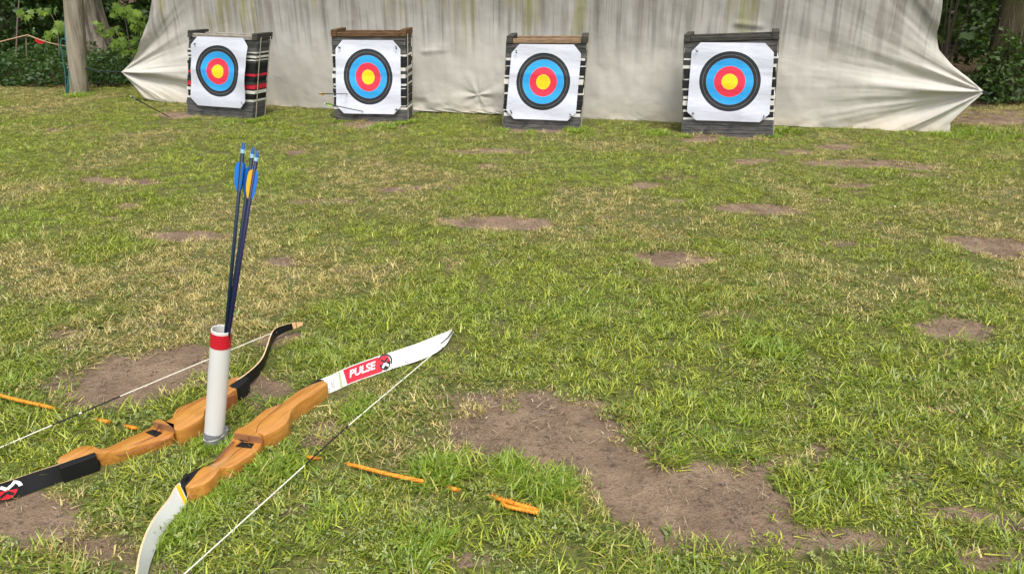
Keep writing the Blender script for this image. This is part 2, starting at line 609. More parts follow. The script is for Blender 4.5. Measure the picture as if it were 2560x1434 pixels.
# ------------------------------------------------------------------ bare patches: centres and half-sizes as seen in the photo (px), strength
PATCH = [
    (310, 955, 215, 66, 1.3, -12), (440, 890, 90, 35, .8, -5), (1330, 1084, 245, 100, 1.5, 8), (1420, 1030, 100, 42, .9, 0), (1720, 1258, 285, 104, 1.5, 7), (1530, 1175, 225, 88, 1.5, 18),
    (1940, 1155, 130, 26, .9, -6), (1840, 1300, 110, 55, 1.1, 0), (50, 1305, 150, 62, 1.3, 8), (300, 1395, 110, 62, .55, 0), (650, 985, 95, 45, .75, -10), (740, 1272, 48, 17, 1.1, -8),
    (690, 848, 75, 22, .9, -4), (1680, 646, 108, 24, 1.4, 3), (1795, 783, 50, 11, .8, 0), (2385, 830, 125, 27, 1.3, 8), (2375, 893, 28, 14, .6, 0), (2520, 618, 120, 26, 1.2, 4),
    (2420, 600, 80, 12, .8, 0), (1900, 522, 140, 15, 1.1, 3), (1250, 560, 150, 18, 1.1, 2), (300, 452, 100, 10, 1.1, 2), (470, 592, 120, 14, 1.1, 1), (705, 652, 75, 16, .9, -3),
    (1610, 463, 55, 7, 1.2, 0), (1690, 500, 40, 9, .9, 5), (2150, 410, 135, 11, 1.0, 1), (2260, 420, 90, 8, .8, 2), (1990, 382, 45, 6, .9, 0), (2100, 368, 62, 7, 1.1, 0),
    (745, 379, 34, 6, .9, 0), (275, 546, 32, 7, .9, 0), (1230, 415, 50, 6, .8, 0), (1250, 380, 130, 7, .7, 0), (960, 475, 80, 9, .75, 0), (130, 325, 18, 4, 1.0, 0),
    (2120, 462, 60, 7, .8, 0), (440, 288, 46, 10, 1.2, 0), (930, 312, 100, 10, 1.0, 0), (1355, 326, 105, 8, 1.0, 0), (1800, 344, 105, 10, 1.1, 0), (2480, 303, 100, 11, 1.0, 0), (2480, 285, 130, 12, .8, 0),
    (2390, 1285, 120, 26, .9, 6), (2110, 1335, 105, 32, .8, 8), (2490, 1395, 90, 32, .8, 5), (2200, 1215, 60, 18, .7, 0), (2060, 1110, 40, 12, .7, 0), (2345, 1020, 62, 8, .8, 0), (2250, 1185, 120, 20, .6, 3),
    (1130, 1000, 80, 22, .6, 0), (1075, 1080, 70, 20, .45, 0), (1190, 1400, 120, 25, .55, 0), (1900, 905, 50, 9, .6, 0), (310, 515, 40, 10, .6, 0), (1180, 990, 60, 16, .6, 0), (820, 505, 90, 9, .55, 0),
    (1760, 350, 70, 7, .8, 0), (1700, 445, 60, 7, .6, 0), (1880, 405, 60, 7, .6, 0), (1080, 470, 80, 9, .6, 0), (2100, 610, 60, 10, .5, 0), (100, 1270, 120, 40, 1.0, 0), (90, 700, 40, 8, .5, 0), (330, 690, 60, 9, .45, 0),
    (160, 985, 60, 20, .7, 0), (560, 1400, 70, 18, .35, 0), (2530, 1310, 60, 22, .8, 0), (2300, 440, 70, 7, .5, 0),
]


def dirt_mask(X, Y):
    px, py, zc = to_px(X, Y)
    k = np.clip((py + 150) / 1200.0, 0.12, 1.3)
    wob = (fbm(X * 5, Y * 5, 3) - 0.5) * 1.3 + (fbm(X * 19, Y * 19, 8, 3) - 0.5) * 0.75
    m = np.zeros_like(px)
    for cx, cy, rx, ry, st, ang in PATCH:
        a = R(ang)
        dx, dy = px - cx, py - cy
        u, v = (dx * math.cos(a) + dy * math.sin(a)) / rx, (-dx * math.sin(a) + dy * math.cos(a)) / ry
        r = np.sqrt(u * u + v * v)
        m = np.maximum(m, np.clip((1.25 - r + wob * 0.55) * 1.5, 0, 1) * st * np.clip(0.75 + wob * (1.0 if st < 1 else 0.25), 0, 1))
    fl = fbm(X * 2.1 + 31, Y * 3.4 + 7, 21)
    m = np.maximum(m, sstep(0.66, 0.80, fbm(X * 4.0, Y * 6.0, 44)) * 0.55 * sstep(0.45, 0.6, fl))
    m = np.where(zc > 0.2, m, 0)
    return np.clip(m, 0, 1)


def forest_mask(X, Y):
    """1 where the lawn gives way to the woodland floor"""
    edge = np.where(X < -1.0, 8.55 + 0.10 * (X + 4), np.where(X > 3.6, 7.15, 8.3))
    return sstep(-0.12, 0.3, Y - edge + (fbm(X * 3, Y * 3, 5) - 0.5) * 0.6)


def ground_z(X, Y):
    return (fbm(X * 1.3, Y * 1.3, 70, 3) - 0.5) * 0.018


# ground sheet: fine where the lawn is seen, coarse out to the horizon
def axis(lo, hi, step, far, n):
    core = np.arange(lo, hi + 1e-6, step)
    g = (np.linspace(0, 1, n + 1)[1:] ** 3)
    return np.concatenate([(lo - far * g)[::-1], core, hi + far * g])
xs = axis(-5.6, 5.6, 0.028, 160, 14)
ys = np.concatenate([np.linspace(-120, 0.6, 14)[:-1], np.arange(0.6, 3.4, 0.018), np.arange(3.4, 9.2, 0.03), 9.2 + 200 * np.linspace(0, 1, 18)[1:] ** 2.5])
GX, GY = np.meshgrid(xs, ys)
GD = dirt_mask(GX, GY)
GF = forest_mask(GX, GY)
GZ = ground_z(GX, GY) - 0.008 * sstep(0.3, 0.8, GD) + sstep(.4, .8, GD) * (fbm(GX * 14, GY * 14, 90, 3) - .5) * 0.011 + (fbm(GX * 30, GY * 30, 91, 2) - .5) * 0.004
# small mounds of earth heaved up at the feet of the bosses and by the left-hand boss's corner
ny_, nx_ = GX.shape
ii = np.arange(nx_ * ny_).reshape(ny_, nx_)
GFc = np.stack([ii[:-1, :-1], ii[:-1, 1:], ii[1:, 1:], ii[1:, :-1]], -1).reshape(-1, 4)
ground = np_obj('ground', np.stack([GX, GY, GZ], -1).reshape(-1, 3), GFc, M['ground'], attrs={'dirt': ('FLOAT', GD.ravel()), 'forest': ('FLOAT', GF.ravel())}, smooth=True, k=4)
tag(ground, kind='structure')

# keep-outs for grass (filled by the objects below): polylines with a clearance, and spots that are kept low
CLEAR = []      # (points Nx2, radius)
LOW = []        # (points, radius): only short, sparse grass


def seg_dist(X, Y, pts):
    d = np.full(np.shape(X), 1e9)
    for (x0, y0), (x1, y1) in zip(pts[:-1], pts[1:]):
        vx, vy = x1 - x0, y1 - y0
        L = vx * vx + vy * vy + 1e-12
        tt = np.clip(((X - x0) * vx + (Y - y0) * vy) / L, 0, 1)
        d = np.minimum(d, np.hypot(X - x0 - tt * vx, Y - y0 - tt * vy))
    return d


# ================================================================== backstop curtain
cA, cB = on_z(720, 268), on_z(2370, 331)
c_dir = Vector((cB.x - cA.x, cB.y - cA.y, 0)).normalized()
c_nrm = Vector((c_dir.y, -c_dir.x, 0))              # towards the camera
if c_nrm.y > 0: c_nrm = -c_nrm


def sz(x, y):
    p = on_plane(x, y, cA, c_nrm)
    return ((p - cA).dot(c_dir), p.z)


CT = 2.35                                            # height of the curtain's top hem
edge_l = [sz(470, 259), sz(400, 254), sz(362, 246), sz(345, 235), sz(325, 205), sz(305, 180), sz(330, 152), sz(345, 130), sz(360, 92), sz(369, 50), sz(376, 0)]
edge_r = [sz(2372, 332), sz(2374, 305), sz(2395, 285), sz(2430, 255), sz(2462, 230), sz(2425, 198), sz(2382, 165), sz(2348, 125), sz(2341, 80), sz(2347, 40), sz(2353, 0)]
tipL, tipR = sz(305, 180), sz(2462, 230)
edge_l.append((edge_l[-1][0] + 0.06, CT))
edge_r.append((edge_r[-1][0] + 0.12, CT))
bot = [sz(x, y) for x, y in ((300, 259), (470, 259), (560, 262), (670, 266), (760, 270), (840, 272), (940, 275), (1040, 278), (1110, 280), (1160, 283), (1200, 282), (1260, 286), (1400, 293), (1500, 298), (1600, 302), (1700, 307),
                             (1800, 310), (1940, 313), (2050, 319), (2150, 325), (2250, 330), (2372, 332), (2500, 334))]
NU, NV = 640, 150
def edge_fn(e, z):
    zz = np.array([q[1] for q in e]); ss = np.array([q[0] for q in e])
    zz = np.maximum.accumulate(zz + np.arange(len(zz)) * 1e-6)
    return np.interp(z, zz, ss)
vrow = np.concatenate([np.linspace(0, 1, 110) * 0.98, 0.98 + (CT - 0.98) * np.linspace(0, 1, NV - 110 + 1)[1:]])
U, Vv = np.meshgrid(np.linspace(0, 1, NU), vrow)
SL, SR = edge_fn(edge_l, Vv), edge_fn(edge_r, Vv)
S = SL + (SR - SL) * U
bz = np.interp(S, [q[0] for q in bot], [q[1] for q in bot])
Z = np.maximum(bz, -0.05) * np.clip(1 - Vv / 0.35, 0, 1) + Vv
Z = np.where((S < edge_l[0][0] + 0.02) | (S > edge_r[0][0] - 0.02), np.maximum(Vv, 0.0), Z)
D = np.zeros_like(S)
for (ts, tz), ks, side in ((tipL, ((9, .3, 1.0), (15, 1.1, .55), (23, 2.0, .3)), 1), (tipR, ((7, 0.4, .7), (13, 1.5, .7), (23, 0.2, .45)), -1)):
    rr_ = np.hypot(S - ts, Z - tz)
    ph = np.arctan2(Z - tz, (S - ts) * side)
    env = rr_ / (rr_ + 0.12) * np.exp(-rr_ / (0.55 if side > 0 else 0.75))
    w = sum(a * np.sin(k * ph + p0 + 0.5 * np.sin(2.3 * rr_)) for k, p0, a in ks)
    D += (0.066 if side > 0 else 0.058) * env * w + 0.012 * env * (fbm(ph * 14 + 9, rr_ * 1.2, 63, 3) - .5) * 6
    D += 0.05 * np.exp(-rr_ / 0.10) * 0
D += 0.020 * np.sin(S * 2.4 + 0.6) * (0.4 + 0.6 * np.clip(Z, 0, 1)) + (fbm(S * 2.2, Z * 1.3, 55) - .5) * 0.06 + (fbm(S * 9, Z * 1.5, 57, 3) - .5) * 0.026 * np.clip(Z * 1.3, 0.15, 1.2) + (fbm(S * 6 + Z * 2, Z * 6 - S, 58, 4) - .5) * 0.008
ps, pz = sz(1195, 238)
rr_ = np.hypot(S - ps, Z - pz); ph = np.arctan2(Z - pz, S - ps)
D += 0.013 * rr_ / (rr_ + .02) * np.exp(-rr_ / 0.13) * (np.sin(6 * ph + .4) + .6 * np.sin(10 * ph))
lowb = np.exp(-np.clip(Z - 0.0, 0, 9) / 0.09)
D += lowb * (fbm(S * 7, Z * 11, 61, 3) - .45) * 0.085 * sstep(0.9, 1.3, S) * (1 - 0.75 * sstep(1.95, 2.3, S))
for (fx0, fy0, fx1, fy1, am) in ((1845, 60, 1900, 72, .012), (1060, 130, 1110, 120, .009)):
    a0, a1 = sz(fx0, fy0), sz(fx1, fy1)
    dd_ = seg_dist(S, Z, [a0, a1])
    D += am * np.exp(-(dd_ / 0.035) ** 2) * np.sin(np.clip(Z - a0[1] + .02, -.05, .05) * 40 + .5)
P3 = np.array(cA)[None, None, :] * np.array([1, 1, 0]) + S[..., None] * np.array(c_dir) + D[..., None] * np.array(c_nrm)
P3[..., 2] = Z
ii = np.arange(NU * NV).reshape(NV, NU)
Fq = np.stack([ii[:-1, :-1], ii[:-1, 1:], ii[1:, 1:], ii[1:, :-1]], -1).reshape(-1, 4)
root = thing('backstop_curtain', 'streaked cream canvas curtain hung behind the four archery targets', 'curtain', (float(cA.x), float(cA.y), 0))
Vc = P3.reshape(-1, 3) - np.array([cA.x, cA.y, 0])
cur = np_obj('canvas', Vc, Fq, M['canvas'], root, smooth=True, k=4)
ul = cur.data.uv_layers.new(name='UVMap')
li = np.empty(len(cur.data.loops), dtype=np.int32); cur.data.loops.foreach_get('vertex_index', li)
ul.data.foreach_set('uv', np.stack([S.ravel(), Z.ravel()], -1)[li].astype(np.float32).ravel())


def curtain_at(s, z):
    return Vector((cA.x, cA.y, 0)) + c_dir * s + Vector((0, 0, z))


hem = [tuple(v) for v in Vc.reshape(NV, NU, 3)[-1, ::16]]
tv, tf = tube_vf(hem, 0.012, 8)
mesh_obj('hem_rope', tv, tf, M['rope_dark'], root, smooth=True)

# ================================================================== archery bosses and their paper faces
SPEC = {
    1: dict(base=((468, 285), (630, 298)), top=((480, 76), (636, 84)), rail='rail_pale', block='rail_dark', depth=.17, red=True,
            quad=((479, 91), (626, 96), (619, 272), (477, 262)), ctr=(545, 179), rad=(54.5, 65), curl=.035),
    2: dict(base=((838, 301), (1015, 303)), top=((832, 74), (1010, 74)), rail='rail_brown', block='rail_brown', depth=.27, red=False,
            quad=((839, 100), (1001, 101), (1003, 286), (841, 283)), ctr=(920.5, 193), rad=(61, 71), curl=.004),
    3: dict(base=((1258, 320), (1449, 324)), top=((1274, 90), (1463, 90)), rail='rail_tan', block='rail_dark', depth=.33, red=False,
            quad=((1281, 110), (1455, 112), (1438, 303), (1264, 296)), ctr=(1358, 205), rad=(67.5, 73), curl=.004),
    4: dict(base=((1706, 333), (1928, 346)), top=((1717, 86), (1941, 78)), rail='rail_dark', block='rail_dark', depth=.30, red=False, roll=.048,
            quad=((1731, 106), (1937, 108), (1922, 306), (1716, 300)), ctr=(1824, 204.5), rad=(78, 76.5), curl=.004),
}
BOSS_LABEL = {
    1: 'foam-layered archery boss with red strips in its side, nearest the timber post',
    2: 'foam-layered archery boss under a warm brown rail, two arrows sticking out',
    3: 'foam-layered archery boss leaning sideways under a light tan wooden rail',
    4: 'foam-layered archery boss with a charcoal rail, standing square on, no side showing',
}
FACE_LABEL = {
    1: 'ringed paper target face curling at one edge, pinned to the boss with red strips',
    2: 'ringed paper target face with two arrows stuck in its lower part',
    3: 'ringed paper target face creased and tilted on the boss under the tan rail',
    4: 'ringed paper target face on the boss under the charcoal rail, square to the viewer',
}


def layer_plan(n, red):
    """(thickness share, material) from the bottom up; black foam split into sheets"""
    rnd = random.Random(100 + n)
    if n == 1:
        pl = [(.09, 'g'), (.09, 'g'), (.08, 'g'), (.025, 'w'), (.04, 'k'), (.035, 'k'), (.04, 'w'), (.02, 'k'), (.055, 'r'), (.03, 'd'), (.04, 'k'), (.03, 'k'), (.03, 'r'), (.045, 'k'), (.04, 'k'), (.04, 'k'), (.03, 'd'),
              (.018, 'w'), (.018, 'k'), (.028, 'w'), (.03, 'd'), (.02, 'w'), (.05, 'g'), (.04, 'd'), (.04, 'g')]
    elif n == 2:
        pl = [(.09, 'g'), (.085, 'g'), (.025, 'w'), (.01, 'k'), (.012, 'w'), (.045, 'k'), (.045, 'k'), (.012, 'w'), (.04, 'k'), (.045, 'k'), (.012, 'w'), (.022, 'k'), (.024, 'w'), (.06, 'k'), (.046, 'w'), (.036, 'd'), (.04, 'w'),
              (.04, 'k'), (.045, 'k'), (.035, 'k'), (.022, 'w'), (.06, 'g'), (.04, 'd'), (.05, 'g'), (.04, 'g')]
    elif n == 3:
        pl = [(.09, 'g'), (.08, 'g'), (.035, 'w'), (.02, 'k'), (.012, 'w'), (.05, 'k'), (.045, 'k'), (.012, 'd'), (.05, 'k'), (.02, 'w'), (.05, 'k'), (.03, 'k'), (.055, 'w'), (.02, 'd'), (.018, 'w'), (.045, 'k'), (.04, 'k'), (.012, 'w'),
              (.05, 'k'), (.025, 'w'), (.05, 'g'), (.05, 'd'), (.04, 'g')]
    else:
        pl = [(.07, 'g'), (.05, 'g'), (.05, 'g'), (.022, 'w'), (.05, 'k'), (.02, 'w'), (.04, 'k'), (.045, 'w'), (.018, 'k'), (.03, 'w'), (.05, 'k'), (.02, 'w'), (.04, 'k'), (.035, 'k'), (.014, 'w'), (.04, 'k'), (.05, 'k'), (.03, 'w'),
              (.05, 'd'), (.016, 'w'), (.05, 'd'), (.045, 'g'), (.05, 'g')]
    pl = [q for a, c in pl for q in ([(a * .55, c), (a * .45, c)] if c == 'g' and a > .06 else [(a, c)])]
    tot = sum(a for a, _ in pl)
    return [(a / tot, c) for a, c in pl]


MC = {'g': 'foam_grey', 'w': 'foam_white', 'k': 'foam_black', 'r': 'foam_red', 'd': 'foam_dark'}
FACES = {}
for n, sp in SPEC.items():
    A, B = on_z(*sp['base'][0]), on_z(*sp['base'][1])
    ex = Vector((B.x - A.x, B.y - A.y, 0)); W = ex.length; ex.normalize()
    ey = Vector((-ex.y, ex.x, 0))                    # away from the camera
    yaw = math.atan2(ex.y, ex.x)
    def loc(x, y, off=0.0, A=A, ex=ex, ey=ey):
        p = on_plane(x, y, A - ey * off, ey)
        q = p - A
        return q.dot(ex), q.z
    tl, tr = loc(*sp['top'][0]), loc(*sp['top'][1])
    H = 0.5 * (tl[1] + tr[1])
    tilt = (tr[1] - tl[1]) / W                       # slope of the top
    lean = 0.5 * (tl[0] + (tr[0] - W)) / H
    Dp = sp['depth']
    root = thing('archery_boss', BOSS_LABEL[n], 'archery target', tuple(A), yaw, 'foam archery bosses in a row')
    rnd = random.Random(n)
    zt = H - 0.058
    roll = sp.get('roll', 0.0)
    H -= roll * W / 2; zt = H - 0.058
    def skew(v, lean=lean, tilt=tilt, H=H, W=W, roll=roll):
        return [(x + lean * z, y, z + roll * x + (tilt - roll) * (x - W / 2) * z / H) for x, y, z in v]
    z0 = -0.03
    for share, cc in layer_plan(n, sp['red']):
        z1 = z0 + share * (zt + 0.03)
        j = 0.006 if cc != 'g' else 0.003
        a = 0.0012 if cc == 'w' else 0.0
        nx = 9
        xs_ = [rnd.uniform(-j, j) - a + (W - 2 * 0) * k / (nx - 1) for k in range(nx)]
        xs_[0] = -a + rnd.uniform(-.010, .006); xs_[-1] = W + a + rnd.uniform(-.006, .010)
        v, f = [], []
        for k in range(nx):                          # a sheet of foam with slightly wavy edges
            wv_ = 0.0016 * math.sin(k * 1.7 + z0 * 40) if cc != 'g' else 0
            yf = rnd.uniform(-.004, .003) - a; yb = Dp + rnd.uniform(-.006, .006)
            gp = .0006 if cc != 'g' else .0022
            for (yy, zz) in ((yf, z0 + wv_ + .0006), (yb, z0 + wv_ + .0006), (yb, z1 + wv_ - gp), (yf, z1 + wv_ - gp)):
                v.append((xs_[k], yy, zz))
        for k in range(nx - 1):
            for q in range(4):
                f.append((k * 4 + q, k * 4 + (q + 1) % 4, (k + 1) * 4 + (q + 1) % 4, (k + 1) * 4 + q))
        f.append((0, 1, 2, 3)); f.append(tuple((nx - 1) * 4 + q for q in (3, 2, 1, 0)))
        mesh_obj('foam_layer' if cc != 'g' else 'board', skew(v), f, M[MC[cc]], root)
        z0 = z1
    # top rails and the cross blocks at both ends
    for nm, (x0, x1, y0, y1, za, zb), mt in (
            ('top_rail', (.046, W - .046, -.010, .030, zt + .001, zt + .036), sp['rail']),
            ('top_rail', (.046, W - .046, Dp - .03, Dp + .012, zt + .001, zt + .036), sp['rail']),
            ('cross_block', (-.004, .045, -.014, Dp + .02, zt + .0015, H), sp['block']),
            ('cross_block', (W - .045, W + .006, -.014, Dp + .02, zt + .0015, H), sp['block'])):
        if n == 1 and nm == 'top_rail':
            x0, x1 = .046, W - .046
        v, f = box_vf(x0, x1, y0, y1, za, zb)
        bevel(mesh_obj(nm, skew(v), f, M[mt], root), .004)
    for sx in (-.008, W + .010):
        for yy in (.035, Dp - .012):
            pts = [(sx + lean * z, yy + .002 * math.sin(z * 9 + n), z + roll * sx) for z in np.linspace(-.02, zt + .02, 9)]
            v, f = tube_vf(pts, .0042, 6)
            mesh_obj('tension_rod', v, f, M['cord_tan'], root, smooth=True)
    # paper face
    off = 0.016
    q = [loc(*c, off) for c in sp['quad']]
    def bil(u, v, q=q):
        a = [q[0][k] + (q[1][k] - q[0][k]) * u for k in (0, 1)]
        b = [q[3][k] + (q[2][k] - q[3][k]) * u for k in (0, 1)]
        return [b[k] + (a[k] - b[k]) * v for k in (0, 1)]
    cx, cz = loc(*sp['ctr'], off)
    ru = abs(loc(sp['ctr'][0] + sp['rad'][0], sp['ctr'][1], off)[0] - cx)
    rv = abs(loc(sp['ctr'][0], sp['ctr'][1] - sp['rad'][1], off)[1] - cz)
    NX = 36
    chT, chB = (.105, .115), (.13, .10)
    verts, uvs, faces = [], [], []
    shx = lean * 0.9
    for jv in range(NX + 1):
        v_ = jv / NX
        dl = max(0, (v_ - (1 - .115)) / .115) * .105 + max(0, (.11 - v_) / .11) * .12
        dr = max(0, (v_ - (1 - .115)) / .115) * .115 + max(0, (.11 - v_) / .11) * .11
        for iu in range(NX + 1):
            u_ = dl + (1 - dl - dr) * iu / NX
            x, z = bil(u_, v_)
            wav = .003 * math.sin(v_ * 17 + n * 2 + u_ * 2) + .0025 * math.sin(u_ * 9 + v_ * 4 + n) - .0035 * math.exp(-((v_ - .50 - .04 * n + .02 * u_) / .018) ** 2) - .003 * math.exp(-((u_ - .28 - .1 * n + .05 * v_) / .02) ** 2)
            curl = sp['curl'] * max(0, (u_ - .72) / .28) ** 2 * (0.5 + math.sin(v_ * math.pi) * .5) + .010 * max(0, .05 - abs(v_ - 1) * .4)
            yy = -off - .003 + wav - curl
            bowx = -(.012 if n == 1 else 0) * max(0, (u_ - .5) * 2) ** 2 * math.sin(v_ * math.pi) 
            verts.append((x + bowx, yy, z))
            egg = (.10 if n == 1 else .02 * ((-1) ** n)) * ((z - cz) / rv) * ((x - cx) / ru)
            uvs.append((((x - cx - lean * 0.6 * (z - cz)) / ru) - egg * .6 - (.12 * max(0, (x - cx) / ru) ** 2 * 0 ), (z - cz) / rv - egg * .5))
    for jv in range(NX):
        for iu in range(NX):
            a = jv * (NX + 1) + iu
            faces.append((a, a + 1, a + NX + 2, a + NX + 1))
    fr = thing('target_face', FACE_LABEL[n], 'target face', tuple(A), yaw, 'paper target faces on the bosses')
    mesh_obj('paper', verts, faces, M['print'], fr, smooth=True, uvs=uvs)
    for (u_, v_) in ((.07, .90), (.93, .07)) + (((.94, .90),) if n == 2 else ()) + (((.08, .09),) if n > 2 else ()):
        x, z = bil(u_, v_)
        for k in range(3 if v_ < .5 or n == 2 else 1):
            px_, pz_ = x + rnd.uniform(-.009, .009), z + rnd.uniform(-.009, .009)
            a = rnd.uniform(0, 3)
            pv, pf = tube_vf([(px_, -off - .020, pz_), (px_ + .014 * math.cos(a), -off - .020, pz_ + .014 * math.sin(a))], .0028, 6)
            mesh_obj('pin', pv, pf, M['pin_black'], fr)
        pv, pf = tube_vf([(x, -off - .0185, z - .005), (x + .001, -off - .012, z - .005)], .006, 8)
        mesh_obj('pin', pv, pf, M['pin_white' if (n == 4 or n == 1) and v_ < .5 else 'pin_black'], fr)
    FACES[n] = (A, ex, ey, off)
    CLEAR.append(([(A + ex * 0.0 + ey * y_).to_2d()[:] for y_ in (Dp / 2,)] + [(A + ex * W + ey * Dp / 2).to_2d()[:]], Dp / 2 - .02))


# ================================================================== arrows
def make_arrow(tip, nock, label, shaft, vanes, nockm, r=.0042, ring=None, vane_h=.0092, group=None, vane_len=.072, roll=0.0):
    tip, nock = Vector(tip), Vector(nock)
    ax = (nock - tip).normalized()
    L = (nock - tip).length
    root = thing('arrow', label, 'arrow', tuple(tip), 0, group)
    s_end = L - .022
    v, f = tube_vf([ax * 0, ax * s_end], r, 10)
    mesh_obj('shaft', v, f, M[shaft], root, smooth=False)
    for p in root.children[-1].data.polygons:
        p.use_smooth = len(p.vertices) == 4
    # nock: collar, body and two prongs
    v, f = tube_vf([ax * s_end, ax * (s_end + .012)], [r * 1.03, r * .9], 10)
    side = ax.cross(Vector((0.3, 1, 0.2))).normalized()
    for sgn in (-1, 1):
        a, b = tube_vf([ax * (s_end + .011) + side * (sgn * r * .55), ax * (L) + side * (sgn * r * .62)], [r * .42, r * .34], 6)
        k = len(v)
        v += a; f += [tuple(i + k for i in q) for q in b]
    nk = mesh_obj('nock', v, f, M[nockm], root)
    if ring:
        v, f = tube_vf([ax * (s_end - .002), ax * (s_end + .007)], r * 1.12, 10)
        mesh_obj('collar', v, f, M[ring], nk)
    v0 = side
    for k, vm in enumerate(vanes):
        a = 2 * math.pi * k / len(vanes) + roll
        d = Matrix.Rotation(a, 3, ax) @ v0
        n_ = ax.cross(d) * .0006
        s0 = L - .045 - vane_len
        prof = [(0, .05), (.08, .45), (.25, .82), (.5, 1), (.75, 1), (.92, .82), (1, .1)]
        V, F = [], []
        for (tt, hh) in prof:
            b = ax * (s0 + vane_len * tt)
            V += [b + d * (r * .8) + n_, b + d * (r + vane_h * hh) + n_, b + d * (r + vane_h * hh) - n_, b + d * (r * .8) - n_]
        for i in range(len(prof) - 1):
            for q in range(4):
                F.append((i * 4 + q, i * 4 + (q + 1) % 4, i * 4 + 4 + (q + 1) % 4, i * 4 + 4 + q))
        mesh_obj('vane', V, F, M[vm], root)
    return root


# the upright tube and the three arrows standing in it
tb = on_z(534, 1104)
tt_ = on_y(554, 822, tb.y + .012)
t_ax = (tt_ - tb).normalized(); t_len = (tt_ - tb).length
zc_top = float(to_px(tt_.x, tt_.y, tt_.z)[2])
t_r = 25.0 / FPX * zc_top
root = thing('arrow_tube', 'white plastic pipe standing in the grass as an arrow holder between two bows', 'arrow holder', tuple(tb))


def ring_shell(a0, a1, ro, ri, seg=32, ax=t_ax, steps=1, wob=0.0):
    u = ax.cross(Vector((0, 1, 0))).normalized(); w = ax.cross(u)
    V, F = [], []
    lv = [a0 + (a1 - a0) * k / steps for k in range(steps + 1)]
    prof = [(l, ro) for l in lv] + [(l, ri) for l in reversed(lv)]
    for (l, rr0) in prof:
        for k in range(seg):
            a = 2 * math.pi * k / seg
            rr1 = rr0 + (wob * math.sin(a * 5 + l * 90) if rr0 == ro else 0)
            V.append(ax * l + u * (math.cos(a) * rr1) + w * (math.sin(a) * rr1))
    m = len(prof)
    for i in range(m):
        for k in range(seg):
            F.append((i * seg + k, i * seg + (k + 1) % seg, ((i + 1) % m) * seg + (k + 1) % seg, ((i + 1) % m) * seg + k))
    return V, F


v, f = ring_shell(-.03, t_len, t_r, t_r - .0028, 40)
o = mesh_obj('pipe', v, f, M['pvc'], root, smooth=True); bevel(o, .0012, 2, 60)
tl_px = lambda y: (on_y(554, y, tb.y).z - tb.z) / t_ax.z
v, f = ring_shell(tl_px(868), tl_px(834), t_r + .0007, t_r + .00005, 40)
mesh_obj('red_tape', v, f, M['tape_red'], root, smooth=True)
v, f = ring_shell(-.025, tl_px(1076), t_r + .0016, t_r + .00005, 40, steps=10, wob=.0009)
mesh_obj('duct_tape', v, f, M['duct'], root, smooth=True)
# loose flap of duct tape at the side
V, F = [], []
for k in range(7):
    z_ = .005 + (tl_px(1064) - .005) * k / 6
    for (rx_, yy_) in ((t_r + .001, -.004), (t_r + .010 + .002 * math.sin(k * 2.1), .002), (t_r + .009, .006)):
        V.append(t_ax * z_ + Vector((rx_, yy_, 0)))
for k in range(6):
    for q in range(2):
        F.append((k * 3 + q, k * 3 + q + 1, k * 3 + q + 4, k * 3 + q + 3))
mesh_obj('tape_flap', V, F, M['duct'], root)
v, f = tube_vf([t_ax * (tl_px(1086) + .004 * math.sin(a + .6)) + Vector((math.cos(a) * (t_r + .002), math.sin(a) * (t_r + .002), 0)) for a in np.linspace(0, 2 * math.pi, 25)], .0007, 6)
mesh_obj('twine', v, f, M['string_white'], root, smooth=True)
CLEAR.append(([tb.to_2d()[:], (tb.x + .001, tb.y)], t_r + .004))
LOW.append(([(tb.x, tb.y), (tb.x, tb.y - .03)], t_r + .05))


def tube_arrow(px_exit, px_nock, dy_e, dy_n, *a, **k):
    e = on_y(px_exit[0], px_exit[1], tt_.y + dy_e)
    nk = on_y(px_nock[0], px_nock[1], tt_.y + dy_n)
    d = (e - nk).normalized()
    tip = e + d * (t_len * 0.9)
    return make_arrow(tip, nk, *a, **k)


tube_arrow((566, 814), (609, 357), .004, .03, 'dark teal arrow with blue vanes leaning apart from the others in the white tube', 'shaft_teal', ['vane_blue'] * 3, 'nock_blue', ring='nock_ring', r=.0044, group='arrows standing in the white tube', roll=.35)
tube_arrow((570.5, 818), (633, 369), .006, .045, 'dark blue arrow with blue vanes, half hidden behind the yellow-vaned one', 'shaft_teal', ['vane_blue'] * 3, 'nock_blue', ring='nock_ring', r=.0044, group='arrows standing in the white tube', roll=1.1)
tube_arrow((574, 819), (644, 377), -.008, .012, 'purple arrow with one yellow vane and blue vanes in the white tube', 'shaft_purple', ['vane_yellow', 'vane_blue', 'vane_blue'], 'nock_blue', ring='nock_ring', r=.0044, group='arrows standing in the white tube', roll=.75)

# arrows shot: two in the second face, one in the turf beside the first boss, one lying at the foot of the second boss
A, ex, ey, off = FACES[2]
for tp, nk, lab, vm in (((868, 235), (796, 235), 'thin arrow with yellow vanes stuck in the black ring of the second face', 'vane_yellow'),
                        ((908, 279), (809, 258.5), 'thin arrow with lime green vanes stuck low in white paper', 'vane_lime')):
    tip = on_plane(tp[0], tp[1], A - ey * (off + .002), ey)
    d = ray(*nk).normalized()
    nkp = at_len(nk[0], nk[1], tip, .60)
    tip2 = tip + (tip - nkp).normalized() * .05
    make_arrow(tip2, nkp, lab, 'shaft_black', [vm] * 3, 'nock_white' if vm == 'vane_lime' else 'shaft_black', r=.0036, vane_h=.009, group='arrows shot at the bosses')
tip = on_z(420, 291)
nkp = at_len(325, 240, tip, .66)
make_arrow(tip + (tip - nkp).normalized() * .04, nkp, 'black arrow with white nock stuck slanting in the turf beside a boss', 'shaft_black', ['nock_white'] * 3, 'nock_white', r=.0042, vane_h=.006, vane_len=.05, group='arrows shot at the bosses')
